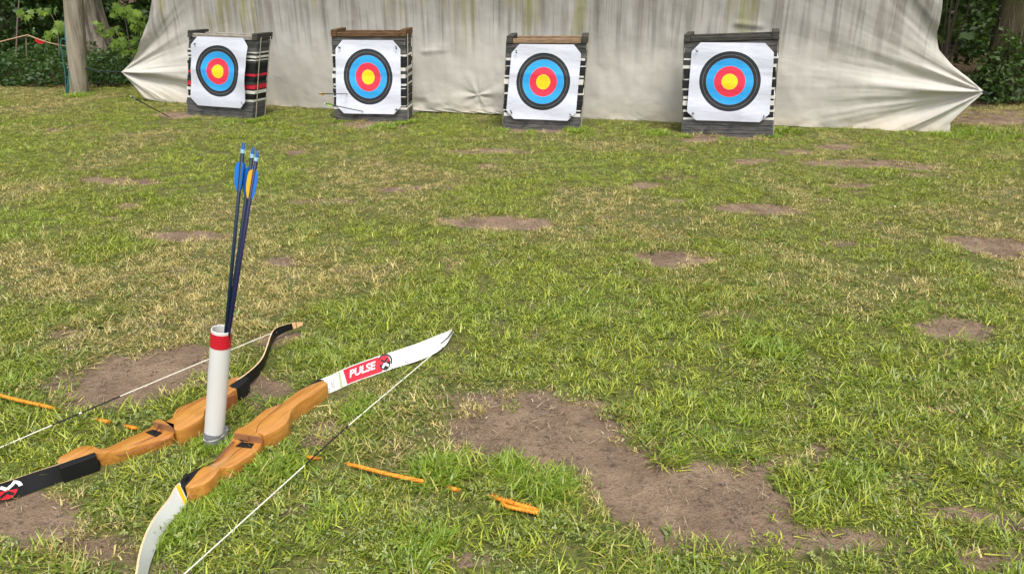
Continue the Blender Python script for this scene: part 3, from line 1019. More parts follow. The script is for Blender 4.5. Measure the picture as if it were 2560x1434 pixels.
tip = on_z(846, 297, .01)
nkp = at_len(821, 284, tip, .5)
if nkp.z < .02: nkp.z = .03
make_arrow(tip, nkp, 'black arrow with a pale nock fallen at the foot of the brown-railed boss', 'shaft_black', ['nock_white'] * 3, 'nock_white', r=.0042, vane_h=.007, vane_len=.045, group='arrows shot at the bosses')


# ================================================================== bows
def limb_surface(bot_px, top_px, z0, z1, n=48):
    b = spline([on_z(x, y, z0 if not hasattr(z0, '__len__') else z0[i]) for i, (x, y) in enumerate(bot_px)], n)
    t = spline([on_z(x, y, z1 if not hasattr(z1, '__len__') else z1[i]) for i, (x, y) in enumerate(top_px)], n)
    return b, t


class Limb:
    def __init__(self, b, t, side):
        self.b, self.t = b, t
        self.n = len(b)
        mid = [(p + q) / 2 for p, q in zip(b, t)]
        self.s = [0.0]
        for i in range(1, self.n):
            self.s.append(self.s[-1] + (mid[i] - mid[i - 1]).length)
        self.nr = []
        for i in range(self.n):
            tan = mid[min(i + 1, self.n - 1)] - mid[max(i - 1, 0)]
            w = (t[i] - b[i])
            nn = tan.cross(w)
            if nn.length < 1e-6: nn = self.nr[-1].copy() if self.nr else Vector((1, 0, 0))
            nn.normalize()
            if nn.dot(side) < 0: nn = -nn
            self.nr.append(nn)

    def P(self, s, w, off=0.0):
        i = int(np.clip(np.searchsorted(self.s, s) - 1, 0, self.n - 2))
        d = self.s[i + 1] - self.s[i]
        k = (s - self.s[i]) / d
        b = self.b[i].lerp(self.b[i + 1], k); t = self.t[i].lerp(self.t[i + 1], k)
        nr = self.nr[i].lerp(self.nr[i + 1], k).normalized()
        return b.lerp(t, w) + nr * off

    def s_at_px(self, x, w=.5):
        best, bs = 1e9, 0
        for s in np.linspace(0, self.s[-1], 400):
            p = self.P(s, w)
            d = abs(float(to_px(p.x, p.y, p.z)[0]) - x)
            if d < best: best, bs = d, s
        return bs

    def mesh(self, th):
        V, F, MI = [], [], []
        n = self.n
        for i in range(n):
            h = th(i / (n - 1)) if callable(th) else th
            V += [self.b[i], self.t[i], self.t[i] - self.nr[i] * h, self.b[i] - self.nr[i] * h]
        for i in range(n - 1):
            for q in range(4):
                F.append((i * 4 + q, i * 4 + (q + 1) % 4, i * 4 + 4 + (q + 1) % 4, i * 4 + 4 + q)); MI.append(0 if q in (0, 2) else 1)
        F.append((3, 2, 1, 0)); MI.append(1)
        F.append(tuple((n - 1) * 4 + q for q in range(4))); MI.append(1)
        return V, F, MI


def patch(limb, polys, mat, name, parent, root_loc, off=.0006, up=True):
    """flat print on a limb: polygons in (s, w), subdivided along s so that they follow the bend"""
    V, F = [], []
    for poly in polys:
        k = len(V)
        for s, w in poly:
            V.append(limb.P(s, w, off))
        F.append(tuple(range(k, k + len(poly))))
    return mesh_obj(name, [p - root_loc for p in V], F, mat, parent)


def band(s0, s1, w0, w1, n=8, shear=0.0):
    out = []
    for k in range(n):
        a, b = s0 + (s1 - s0) * k / n, s0 + (s1 - s0) * (k + 1) / n
        out.append([(a, w0), (b, w0), (b + shear, w1), (a + shear, w1)])
    return out


def loft(stations, name, mat, parent, rl, sub=4, tk=.0028, zb=-.004):
    """riser body: stations (Lpx, Rpx, z top) -> rounded solid down to the ground"""
    Ls = spline([on_z(a[0], a[1], z) for a, b, z in stations], (len(stations) - 1) * sub + 1)
    Rs = spline([on_z(b[0], b[1], z) for a, b, z in stations], (len(stations) - 1) * sub + 1)
    V, F = [], []
    m = 0
    for l, r in zip(Ls, Rs):
        d = (r - l); wd = d.length; d = d / max(wd, 1e-6)
        zt_ = l.z
        k = min(tk, wd * .3)
        prof = [(l + d * k, zt_), (l + d * k * .3, zt_ - k * .3), (l, zt_ - k), (l + d * k * .2, zt_ * .35), (l + d * k, zb), (r - d * k, zb), (r - d * k * .2, zt_ * .35), (r, zt_ - k), (r - d * k * .3, zt_ - k * .3), (r - d * k, zt_)]
        m = len(prof)
        for p, z in prof:
            V.append(Vector((p.x, p.y, z)) - rl)
    n = len(Ls)
    for i in range(n - 1):
        for q in range(m):
            F.append((i * m + q, i * m + (q + 1) % m, (i + 1) * m + (q + 1) % m, (i + 1) * m + q))
    F.append(tuple(range(m))[::-1]); F.append(tuple((n - 1) * m + q for q in range(m)))
    o = mesh_obj(name, V, F, mat, parent, smooth=True)
    return o, Ls, Rs


def add_line(px, z, name, mat, parent, rl, r=.0009, n=16):
    pts = [p - rl for p in spline([on_z(x, y, z) for x, y in px], n)]
    v, f = tube_vf(pts, r, 6)
    return mesh_obj(name, v, f, mat, parent, smooth=True)


def prism(px, z0, z1, name, mat, parent, rl, bev=.0015):
    bt = [on_z(x, y, z1) for x, y in px]
    n = len(bt)
    V = [Vector((p.x, p.y, z0)) - rl for p in bt] + [p - rl for p in bt]
    F = [tuple(range(n))[::-1], tuple(range(n, 2 * n))] + [(i, (i + 1) % n, n + (i + 1) % n, n + i) for i in range(n)]
    o = mesh_obj(name, V, F, mat, parent)
    import bmesh
    bm = bmesh.new(); bm.from_mesh(o.data); bmesh.ops.recalc_face_normals(bm, faces=bm.faces); bm.to_mesh(o.data); bm.free()
    if bev: bevel(o, bev, 2)
    return o


def fix_normals(o):
    import bmesh
    bm = bmesh.new(); bm.from_mesh(o.data); bmesh.ops.recalc_face_normals(bm, faces=bm.faces); bm.to_mesh(o.data); bm.free()
    o.data.set_sharp_from_angle(angle=R(34))
    return o


def text_mesh(body, shear, bold=.02):
    cu = bpy.data.curves.new('lettering', 'FONT')
    cu.body = body; cu.size = 1.0; cu.shear = shear; cu.offset = bold; cu.resolution_u = 3
    cu.space_character = .95
    o = bpy.data.objects.new('lettering', cu)
    COL.objects.link(o)
    dg = bpy.context.evaluated_depsgraph_get()
    me = bpy.data.meshes.new_from_object(o.evaluated_get(dg))
    V = [v.co.copy() for v in me.vertices]; F = [tuple(p.vertices) for p in me.polygons]
    bpy.data.objects.remove(o); bpy.data.curves.remove(cu); bpy.data.meshes.remove(me)
    return V, F


def disc_poly(sc, wc, rs, rw, a0=0, a1=2 * math.pi, n=28, inner=0.0):
    if inner == 0:
        pts = [(sc + rs * math.cos(a), wc + rw * math.sin(a)) for a in np.linspace(a0, a1, n)]
        return [pts]
    out = []
    an = np.linspace(a0, a1, n)
    for p, q in zip(an[:-1], an[1:]):
        out.append([(sc + rs * k * math.cos(a), wc + rw * k * math.sin(a)) for k, a in ((1, p), (1, q), (inner, q), (inner, p))])
    return out


def stroke(sc, wc, rs, rw, pts, wd):
    """thick polyline in the unit disc -> quads"""
    out = []
    for (x0, y0), (x1, y1) in zip(pts[:-1], pts[1:]):
        L = math.hypot(x1 - x0, y1 - y0); nx, ny = -(y1 - y0) / L * wd, (x1 - x0) / L * wd
        ext = wd * .6 / L
        ax_, ay_ = x0 - (x1 - x0) * ext * 0, y0 - (y1 - y0) * ext * 0
        out.append([(sc + rs * a, wc + rw * b) for a, b in ((x0 - nx, y0 - ny), (x1 - nx, y1 - ny), (x1 + nx, y1 + ny), (x0 + nx, y0 + ny))])
    return out


# ---------------- near bow: honey riser, white limbs, string towards the viewer
rl = on_z(640, 1090); rl.z = 0
bow = thing('recurve_bow', 'recurve bow with white limbs and red lettering lying on the grass', 'bow', tuple(rl), 0, 'wooden recurve bows on the grass')
ZT = .050
ST2 = [((806, 950), (819, 957), ZT), ((772, 962), (796, 976), ZT), ((744, 977), (772, 992), ZT), ((724, 992), (752, 1003), ZT), ((706, 1006), (734, 1018), ZT), ((688, 1013), (727, 1028), ZT), ((667, 1020), (723, 1044), ZT),
       ((650, 1032), (712, 1058), ZT), ((634, 1047), (690, 1074), ZT), ((612, 1062), (664, 1086), ZT), ((597, 1068), (646, 1083), ZT), ((588, 1075), (652, 1087), ZT), ((584, 1080), (655, 1091), ZT)]
oA, La, Ra = loft(ST2, 'riser', M['maple'], bow, rl)
ST2b = [((582, 1092), (656, 1103), .030), ((576, 1104), (650, 1115), .030), ((562, 1120), (633, 1132), .030), ((545, 1140), (608, 1148), .031), ((527, 1159), (580, 1166), .036), ((508, 1166), (553, 1167), .042), ((493, 1178), (540, 1184), .044), ((480, 1195), (520, 1203), .044),
        ((468, 1208), (492, 1214), .044), ((463, 1215), (474, 1219), .043)]
oB, Lb, Rb = loft(ST2b, 'sight_window', M['maple'], bow, rl)
for o in (oA, oB): fix_normals(o)
add_line([(711, 1004), (690, 1022), (662, 1046), (645, 1064), (641, 1080)], ZT + .0002, 'laminate_line', M['walnut'], bow, rl)
add_line([(606, 1117), (590, 1129), (570, 1146), (546, 1166)], .0312, 'laminate_line', M['walnut'], bow, rl, .0007)
add_line([(583, 1103), (560, 1126), (540, 1149), (525, 1166), (500, 1190), (470, 1212)], .0345, 'laminate_line', M['walnut'], bow, rl, .0015)
add_line([(587, 1103), (564, 1127), (545, 1149), (530, 1164), (505, 1188), (476, 1212)], .0340, 'laminate_line', M['bubinga'], bow, rl, .0011)
add_line([(621, 1086), (621.5, 1093), (622, 1100)], .046, 'laminate_line', M['walnut'], bow, rl, .0012, 6)
prism([(603, 1104), (635, 1107), (628, 1118), (589, 1114)], .029, .0325, 'arrow_rest', M['plastic_black'], bow, rl, .0005)
v, f = tube_vf([on_z(608, 1104, .034) - rl, on_z(598, 1098, .040) - rl, on_z(620, 1103, .038) - rl], .0014, 6)
mesh_obj('rest_arm', v, f, M['plastic_black'], bow, smooth=True)
prism([(584.5, 1080.5), (654.5, 1091.5), (654.5, 1093), (584.5, 1082.3)], .028, .0495, 'shelf_face', M['shelf_wood'], bow, rl, 0)
prism([(745, 976), (795, 946), (810, 949), (800, 957), (752, 981)], .004, .046, 'limb_pocket', M['plastic_black'], bow, rl)
prism([(452, 1197), (470, 1183), (497, 1168), (505, 1170), (470, 1212), (458, 1216), (449, 1213)], .004, .040, 'limb_pocket', M['plastic_black'], bow, rl)
prism([(456, 1188), (466, 1180), (472, 1186), (462, 1196)], .010, .048, 'limb_bolt', M['plastic_black'], bow, rl)
# upper limb (belly side faces the camera)
b_px = [(800, 992), (835, 978), (880, 957), (940, 936), (985, 920), (1040, 903), (1085, 884), (1115, 861), (1132, 833)]
t_px = [(795, 950), (830, 936), (870, 917), (930, 895), (980, 879), (1040, 859), (1090, 839), (1116, 829), (1130, 822)]
zb_ = [.004, .004, .004, .004, .004, .006, .008, .012, .02]
zt_l = [.046, .046, .046, .046, .047, .047, .046, .044, .040]
toward = (EYE - on_z(900, 950)); toward.z = 0
b, t_ = limb_surface(b_px, t_px, zb_, zt_l)
L1 = Limb(b, t_, toward)
V, F, MI = L1.mesh(lambda k: .006 - .003 * k)
o = mesh_obj('limb', [p - rl for p in V], F, [M['limb_white'], M['limb_edge']], bow, mat_idx=MI); fix_normals(o)
limb_up2 = o
s0, s1 = L1.s_at_px(864), L1.s_at_px(953)
patch(L1, band(s0, s1, .05, .955, 12, -.004), M['ink_red'], 'red_print', limb_up2, rl, .0006)
sv, sf = text_mesh('PULSE', .28, .022)
xs_ = [p.x for p in sv]; x0_, x1_ = min(xs_), max(xs_)
ys_ = [p.y for p in sv]; y0_, y1_ = min(ys_), max(ys_)
sA, sB = s0 + (s1 - s0) * .10, s0 + (s1 - s0) * .86
TV = [L1.P(sA + (sB - sA) * (p.x - x0_) / (x1_ - x0_), .34 + .44 * (p.y - y0_) / (y1_ - y0_), .0014) - rl for p in sv]
mesh_obj('lettering', TV, sf, M['ink_white'], limb_up2)
sc, rs, rw = L1.s_at_px(961), .0195, .44
wc = .5
patch(L1, disc_poly(sc + .002, wc + .03, rs * 1.28, rw * 1.12, -.5, 2.6, 24, .80), M['ink_black'], 'logo', limb_up2, rl, .0012)
patch(L1, disc_poly(sc, wc, rs, rw), M['ink_black'], 'logo', limb_up2, rl, .0018)
patch(L1, disc_poly(sc, wc, rs * .97, rw * .97, 0.1, math.pi + .1), M['ink_red'], 'logo', limb_up2, rl, .0023)
patch(L1, stroke(sc, wc, rs, rw, [(-.58, .52), (0, .10), (.58, .52)], .15), M['ink_black'], 'logo', limb_up2, rl, .0028)
patch(L1, stroke(sc, wc, rs, rw, [(-.58, -.55), (0, -.12), (.58, -.55)], .17), M['ink_white'], 'logo', limb_up2, rl, .0028)
s_ = L1.s_at_px(851)
patch(L1, band(s_ - .004, s_ + .004, .02, .97, 2), M['ink_olive'], 'stripe', limb_up2, rl)
s_ = L1.s_at_px(828)
for k in range(3):
    patch(L1, band(s_ + .004 * k, s_ + .004 * k + .0014, .22, .22 + (.42, .30, .5)[k], 1), M['ink_black'], 'mark', limb_up2, rl)
# lower limb, running out under the lower edge of the photo
b_px2 = [(470, 1252), (462, 1264), (450, 1278), (426, 1306), (402, 1340), (388, 1376), (377, 1405), (368, 1440), (352, 1510), (322, 1590), (285, 1660)]
t_px2 = [(450, 1205), (440, 1217), (426, 1244), (396, 1282), (373, 1321), (359, 1356), (350, 1390), (343, 1434), (328, 1505), (300, 1580), (268, 1645)]
b, t_ = limb_surface(b_px2, t_px2, .005, .046)
L2 = Limb(b, t_, Vector((1, -.6, 0)))
V, F, MI = L2.mesh(lambda k: .0065 - .003 * k)
o = mesh_obj('limb', [p - rl for p in V], F, [M['limb_white'], M['limb_edge']], bow, mat_idx=MI); fix_normals(o)
lo2 = o
sy = L2.s_at_px(452, .6)
patch(L2, band(sy - .006, sy + .006, .0, 1.0, 3), M['ink_yellow'], 'stripe', lo2, rl)
for k, (a, mm) in enumerate(((-.018, 'ink_black'), (-.026, 'walnut'), (-.033, 'ink_black'))):
    patch(L2, band(max(.0005, sy + a), max(.001, sy + a + .004), .0, 1.0, 2), M[mm], 'stripe', lo2, rl)
# string with its black centre serving
tipU = L1.P(L1.s[-1] * .995, .55, .002)
onlimb = L1.P(L1.s_at_px(1100), .38, .0025)
lowt = on_z(230, 1642, .03)
pts = [tipU, L1.P(L1.s_at_px(1118), .48, .003), onlimb]
v, f = tube_vf([p - rl for p in pts], .0016, 6)
st = mesh_obj('string', *(lambda a: a)(tube_vf([p - rl for p in spline([onlimb, on_z(1088, 879, .026), on_z(871, 1063, .026), on_z(762, 1162, .026), on_z(460, 1434, .026), lowt], 60)], .0016, 6)), M['string_white'], bow, smooth=True)
mesh_obj('string_loop', v, f, M['string_black'], st, smooth=True)
v, f = tube_vf([p - rl for p in spline([on_z(871, 1063, .026), on_z(815, 1113, .026), on_z(762, 1162, .026)], 10)], .0022, 6)
mesh_obj('serving', v, f, M['string_black'], st, smooth=True)
BOWLINES2 = [[(p.x, p.y) for p in b] for b in ()]


def clear_line(px, z, rad, low=None):
    pts = [on_z(x, y, z).to_2d()[:] for x, y in px]
    CLEAR.append((pts, rad))
    off = [(p[0] + .012, p[1] - .030) for p in pts]
    LOW.append((off, .055))


clear_line([(818, 965), (775, 985), (735, 1010), (700, 1035), (660, 1060), (620, 1085), (590, 1110), (560, 1140), (520, 1180), (475, 1215)], .02, .034)
clear_line([(800, 990), (880, 955), (985, 918), (1085, 882), (1132, 838)], .004, .024)
clear_line([(466, 1258), (426, 1304), (390, 1370), (366, 1440), (285, 1660)], .004, .022)

# ---------------- far bow: black limbs, string on the far side
rl = on_z(420, 1080); rl.z = 0
bow = thing('recurve_bow', 'recurve bow with black limbs lying behind the white tube', 'bow', tuple(rl), 0, 'wooden recurve bows on the grass')
ST1 = [((592, 940), (612, 950), .046), ((571, 946), (600, 962), .047), ((560, 958), (588, 972), ZT), ((545, 972), (572, 984), ZT), ((516, 986), (545, 1000), ZT), ((496, 996), (523, 1008), ZT), ((474, 1006), (512, 1024), ZT), ((447, 1017), (507, 1042), ZT),
       ((435, 1031), (482, 1058), ZT), ((429, 1044), (458, 1070), ZT), ((412, 1050), (438, 1074), ZT), ((396, 1046), (437, 1060), ZT), ((382, 1051), (436, 1064), ZT)]
oA, La, Ra = loft(ST1, 'riser', M['maple'], bow, rl)
ST1b = [((380, 1063), (437, 1077), .030), ((370, 1071), (430, 1087), .030), ((340, 1084), (405, 1098), .030), ((300, 1102), (345, 1114), .031), ((268, 1117), (300, 1127), .034), ((246, 1119), (265, 1130), .040), ((224, 1112), (238, 1133), .043), ((196, 1116), (214, 1140), .043), ((168, 1130), (182, 1148), .042),
        ((149, 1141), (158, 1156), .040), ((142, 1151), (147, 1160), .036)]
oB, Lb, Rb = loft(ST1b, 'sight_window', M['maple'], bow, rl)
for o in (oA, oB): fix_normals(o)
add_line([(545, 980), (500, 1000), (460, 1015), (440, 1032)], ZT + .0002, 'laminate_line', M['walnut'], bow, rl)
add_line([(395, 1088), (370, 1097), (330, 1112), (300, 1122)], .0312, 'laminate_line', M['walnut'], bow, rl, .0007)
add_line([(432, 1092), (395, 1107), (345, 1123), (300, 1136), (270, 1134)], .0265, 'laminate_line', M['bubinga'], bow, rl, .0014)
add_line([(401, 1056), (401, 1064), (400, 1072)], .048, 'laminate_line', M['walnut'], bow, rl, .0012, 6)
prism([(382, 1072), (405, 1080), (390, 1090), (364, 1079)], .029, .0325, 'arrow_rest', M['plastic_black'], bow, rl, .0005)
v, f = tube_vf([on_z(385, 1078, .034) - rl, on_z(396, 1070, .044) - rl, on_z(398, 1062, .046) - rl], .0014, 6)
mesh_obj('rest_arm', v, f, M['plastic_black'], bow, smooth=True)
prism([(382, 1051.5), (435.5, 1064.5), (435.5, 1066.5), (382, 1053.5)], .028, .0495, 'shelf_face', M['shelf_wood'], bow, rl, 0)
prism([(553, 978), (586, 968), (587, 985), (552, 1000)], .002, .044, 'laminate_block', M['bubinga'], bow, rl)
prism([(569, 965), (610, 939), (622, 944), (600, 966), (586, 971)], .006, .050, 'limb_pocket', M['plastic_black'], bow, rl)
v, f = tube_vf([on_z(592, 985, .014) - rl, on_z(606, 986, .013) - rl], [.016, .014], 14)
mesh_obj('limb_bolt', v, f, M['plastic_black'], bow, smooth=False)
prism([(145, 1160), (237, 1129), (241, 1138), (150, 1170)], .004, .048, 'limb_pocket', M['plastic_black'], bow, rl)
v, f = tube_vf([on_z(214, 1160, .014) - rl, on_z(240, 1164, .014) - rl], [.018, .016], 14)
mesh_obj('limb_bolt', v, f, M['plastic_black'], bow, smooth=False)
b_px = [(596, 978), (612, 970), (640, 946), (660, 916), (676, 872), (689, 846), (705, 834), (731, 823), (757, 812)]
t_px = [(594, 950), (609, 940), (636, 918), (657, 894), (670, 866), (677, 845), (686, 826), (702, 814), (730, 808)]
t_px = [(594, 950), (609, 940), (636, 918), (657, 894), (670, 862), (677, 840), (690, 820), (726, 808), (757, 805)]
zb_ = [.004, .004, .004, .004, .006, .010, .014, .02, .03]
zt_l = [.046, .046, .045, .044, .044, .044, .044, .044, .040]
b, t_ = limb_surface(b_px, t_px, zb_, zt_l)
L3 = Limb(b, t_, Vector((1, -.5, 0)))
V, F, MI = L3.mesh(lambda k: .0048 - .002 * k)
o = mesh_obj('limb', [p - rl for p in V], F, [M['limb_black'], M['limb_edge']], bow, mat_idx=MI); fix_normals(o)
up1 = o
sa = L3.s_at_px(731)
patch(L3, band(sa, L3.s[-1] * .999, .0, 1.0, 6), M['limb_tip'], 'tip_wood', up1, rl, .0008)
patch(L3, band(sa + .012, sa + .014, .0, 1.0, 1), M['ink_black'], 'stripe', up1, rl, .0013)
b_px2 = [(236, 1178), (190, 1192), (145, 1206), (90, 1226), (40, 1242), (0, 1253), (-60, 1268), (-150, 1280), (-240, 1282), (-310, 1265), (-345, 1240)]
t_px2 = [(239, 1132), (190, 1147), (145, 1161), (90, 1178), (40, 1195), (0, 1208), (-60, 1224), (-150, 1238), (-240, 1243), (-310, 1230), (-345, 1210)]
b, t_ = limb_surface(b_px2, t_px2, .004, .046)
L4 = Limb(b, t_, Vector((.3, -1, 0)))
V, F, MI = L4.mesh(lambda k: .006 - .003 * k)
o = mesh_obj('limb', [p - rl for p in V], F, [M['limb_black'], M['limb_edge']], bow, mat_idx=MI); fix_normals(o)
lo1 = o
sc = L4.s_at_px(17)
rs, rw, wc = .022, .47, .50
sgn = -1 if L4.s_at_px(0) > L4.s_at_px(100) else 1      # s runs from the riser outwards, i.e. leftwards in view
patch(L4, disc_poly(sc, wc, rs, rw, math.pi + .15, 2 * math.pi + .15), M['ink_red'], 'logo', lo1, rl, .0008)
patch(L4, disc_poly(sc, wc, rs * 1.45, rw * 1.04, (math.pi - 1.15) if sgn < 0 else .1, (math.pi - .1) if sgn < 0 else 1.15, 14, .74), M['ink_white'], 'logo', lo1, rl, .0008)
patch(L4, stroke(sc, wc, rs, rw, [(-.62, .62), (0, .16), (.62, .62)], .17), M['ink_white'], 'logo', lo1, rl, .0014)
patch(L4, stroke(sc, wc, rs, rw, [(-.62, -.62), (0, -.16), (.62, -.62)], .17), M['ink_black'], 'logo', lo1, rl, .0016)
e0 = L3.P(L3.s_at_px(684), .55, -.010)
st = mesh_obj('string', *tube_vf([p - rl for p in spline([e0, on_z(668, 837, .028), on_z(300, 990, .026), on_z(130, 1062, .026), on_z(0, 1118, .028), on_z(-330, 1259, .03)], 60)], .0016, 6), M['string_white'], bow, smooth=True)
v, f = tube_vf([p - rl for p in spline([on_z(300, 990, .026), on_z(215, 1026, .026), on_z(130, 1062, .026)], 10)], .0022, 6)
mesh_obj('serving', v, f, M['string_black'], st, smooth=True)
v, f = tube_vf([on_z(203, 1031, .026) - rl, on_z(197, 1034, .026) - rl], .003, 8)
mesh_obj('nocking_point', v, f, M['metal'], st)
clear_line([(600, 955), (560, 975), (510, 1003), (460, 1035), (410, 1070), (360, 1092), (300, 1120), (240, 1140), (150, 1160)], .02, .032)
clear_line([(605, 975), (640, 946), (660, 916), (676, 872), (690, 845), (731, 822), (757, 812)], .004, .022)
clear_line([(236, 1178), (145, 1206), (0, 1253), (-240, 1282)], .004, .020)
LOW.append(([on_z(x, y).to_2d()[:] for x, y in ((650, 845), (500, 905), (300, 990))], .03))

# ================================================================== orange rope marking the shooting line
rp = [(-60, 972, .016), (0, 988, .022), (60, 1003, .024), (115, 1015, .020), (150, 1025, -.004), (190, 1035, -.008), (240, 1048, -.004), (262, 1052, .018), (285, 1057, -.004), (310, 1063, -.004), (332, 1068, .016), (352, 1074, -.004), (380, 1082, -.006), (430, 1095, -.004), (540, 1112, -.004), (640, 1122, -.004),
      (720, 1133, -.006), (755, 1138, -.004), (780, 1143, .012), (805, 1147, -.004), (850, 1156, -.007), (880, 1162, .006), (900, 1166, .020), (970, 1184, .024), (1052, 1201, .020), (1075, 1206, -.002), (1110, 1215, -.005), (1133, 1221, .016), (1158, 1227, -.004), (1200, 1236, -.006), (1230, 1242, .008), (1248, 1246, .020), (1290, 1259, .024), (1345, 1274, .022)]
pts = spline([on_z(x, y, z) + Vector((0, 0, 0)) for x, y, z in rp], 620)
o = np_rope = mesh_obj('orange_rope', *tube_vf([p for p in pts], .0056, 12, True, 3, 260, .30), M['rope_orange'], smooth=True)
tag(o, 'orange twisted rope half buried in the grass in front of the bows', 'rope')
# its doubled, frayed end
pts2 = spline([on_z(1258, 1249, .016), on_z(1262, 1262, .022), on_z(1300, 1272, .022), on_z(1347, 1281, .020)], 90)
v, f = tube_vf(pts2, [.0052] * 80 + [.0056 + .0004 * k for k in range(10)], 12, True, 3, 260, .30)
mesh_obj('rope_end', v, f, M['rope_orange'], o, smooth=True)
V, F = [], []
for k in range(46):
    i0 = random.randrange(560, 618)
    p = pts[i0] + Vector((random.uniform(-.004, .004), random.uniform(-.004, .004), .003))
    d = Vector((random.uniform(-1, 1), random.uniform(-1, 1), random.uniform(-.1, .7))).normalized() * random.uniform(.006, .014)
    a, b = tube_vf([p, p + d], [.0009, .0004], 4)
    kk = len(V); V += a; F += [tuple(i + kk for i in q) for q in b]
fr = mesh_obj('frayed_fibres', V, F, M['rope_orange'], o); tag(fr, kind='stuff')
for seg in (((-60, 972), (0, 988), (115, 1015)), ((890, 1164), (970, 1184), (1052, 1201)), ((1238, 1243), (1290, 1259), (1347, 1277))):
    LOW.append(([on_z(x, y + 3).to_2d()[:] for x, y in seg], .022))
    CLEAR.append(([on_z(x, y, .01).to_2d()[:] for x, y in seg], .006))
for q in ((266, 1052), (332, 1068), (1133, 1221), (780, 1143)):
    g0 = on_z(q[0], q[1] + 2)
    CLEAR.append(([(g0.x - .008, g0.y - .012), (g0.x + .008, g0.y - .012)], .012))

# ================================================================== posts, ties, barrier line
pb = on_z(198.5, 231)
zc_p = float(to_px(pb.x, pb.y)[2])
pt_ = on_y(183, 0, pb.y)
ax = (pt_ - pb).normalized()
r0, r1 = 20.5 / FPX * zc_p, 22.5 / FPX * float(to_px(pt_.x, pt_.y, pt_.z)[2])
pts = [ax * k for k in np.linspace(-.15, 2.6, 24)]
rad = [(r0 * 1.02 + (r1 - r0) * k / 23 * 2.0) * (1 + .02 * math.sin(k * 1.3)) for k in range(24)]
rad[0:3] = [r0 * 1.03] * 3
v, f = tube_vf(pts, rad, 28)
root = thing('wooden_post', 'thick weathered round timber post holding the curtain beside the trees', 'post', tuple(pb))
mesh_obj('pole', v, f, M['post'], root, smooth=True)
CLEAR.append(([pb.to_2d()[:], (pb.x + .01, pb.y)], r0))
for (x, y) in ((167, 60), (175, 168)):
    q = on_y(x, y, pb.y - .02) - pb
    V, F = [], []
    for d in ((.026, 0, .004), (0, 0, .03), (.012, -.02, -.02)):
        dv = Vector(d)
        a, b = tube_vf([q - dv, q + dv], .006, 8)
        kk = len(V); V += a; F += [tuple(i + kk for i in z) for z in b]
    mesh_obj('cleat', V, F, M['metal'], root)
hp = [on_y(*p, pb.y - .05) for p in ((168, 10), (166, 40), (164, 60), (166, 110), (172, 150), (174, 168), (172, 200), (168, 232))]
v, f = tube_vf(spline(hp, 40), .012, 8)
o = mesh_obj('hoist_rope', v, f, M['rope_teal'], loc=tuple(hp[-1]), smooth=True)
tag(o, 'teal hoisting rope with a loose loop hanging down the timber post', 'rope')
hp2 = [on_y(*p, pb.y - .07) for p in ((163, 100), (158, 97), (152, 104), (153, 122), (158, 150), (163, 190), (165, 225), (166, 234))]
v, f = tube_vf([p - hp[-1] for p in spline(hp2, 40)], .0055, 6)
mesh_obj('loop', v, f, M['rope_teal'], o, smooth=True)

# curtain ties
tl3, tr3 = curtain_at(*tipL), curtain_at(*tipR)
q = on_y(214, 171, pb.y)
v, f = tube_vf(spline([tl3 + Vector((.01, 0, 0)), (tl3 + q) / 2 + Vector((0, 0, -.012)), q], 20), .010, 6)
o = mesh_obj('tie_rope', v, f, M['rope_dark'], loc=tuple(tl3), smooth=True)
tag(o, 'dark tie rope pulling the curtain corner to the timber post', 'rope', 'tie ropes at the curtain corners')
trk = on_z(2494, 243)
q = on_y(2484, 229, trk.y - .14)
v, f = tube_vf(spline([tr3 + Vector((-.01, 0, 0)), (tr3 + q) / 2 + Vector((0, 0, -.02)), q], 20), .009, 6)
o = mesh_obj('tie_rope', v, f, M['rope_dark'], loc=tuple(tr3), smooth=True)
tag(o, 'dark tie rope pulling the curtain corner back to the leaning trunk', 'rope', 'tie ropes at the curtain corners')

# barrier line with a red pennant, held up by a thin stake
Yb = 9.3
bl = [on_y(*p, Yb) for p in ((-120, 132), (-50, 117), (0, 105), (40, 95), (69, 88), (95, 98), (125, 108), (150, 113), (178, 118))]
v, f = tube_vf(spline(bl[:5], 20) + spline(bl[4:], 20)[1:], .008, 6)
o = mesh_obj('barrier_line', v, f, M['rope_tan'], loc=tuple(bl[4]), smooth=True)
tag(o, 'tan barrier cord with a red pennant strung through the trees', 'barrier cord')
fl = [on_y(*p, Yb - .004) for p in ((87, 95), (116, 105.5), (108, 109), (98, 110), (88, 104))]
V = [p - bl[4] for p in fl] + [p - bl[4] + Vector((0, .003, 0)) for p in fl]
n5 = len(fl)
F = [tuple(range(n5)), tuple(range(n5, 2 * n5))[::-1]] + [(i, n5 + i, n5 + (i + 1) % n5, (i + 1) % n5) for i in range(n5)]
mesh_obj('pennant', V, F, M['flag_red'], o)
v, f = tube_vf(spline([on_y(66, 90, Yb + .02), on_y(66, 120, Yb + .02), on_y(67, 160, Yb + .02), on_y(68, 190, Yb + .02)], 12), .009, 6)
o = mesh_obj('stake', v, f, M['twig'], loc=tuple(on_y(68, 190, Yb)), smooth=True)
tag(o, 'thin grey stake holding up the peak of the barrier cord', 'stake')


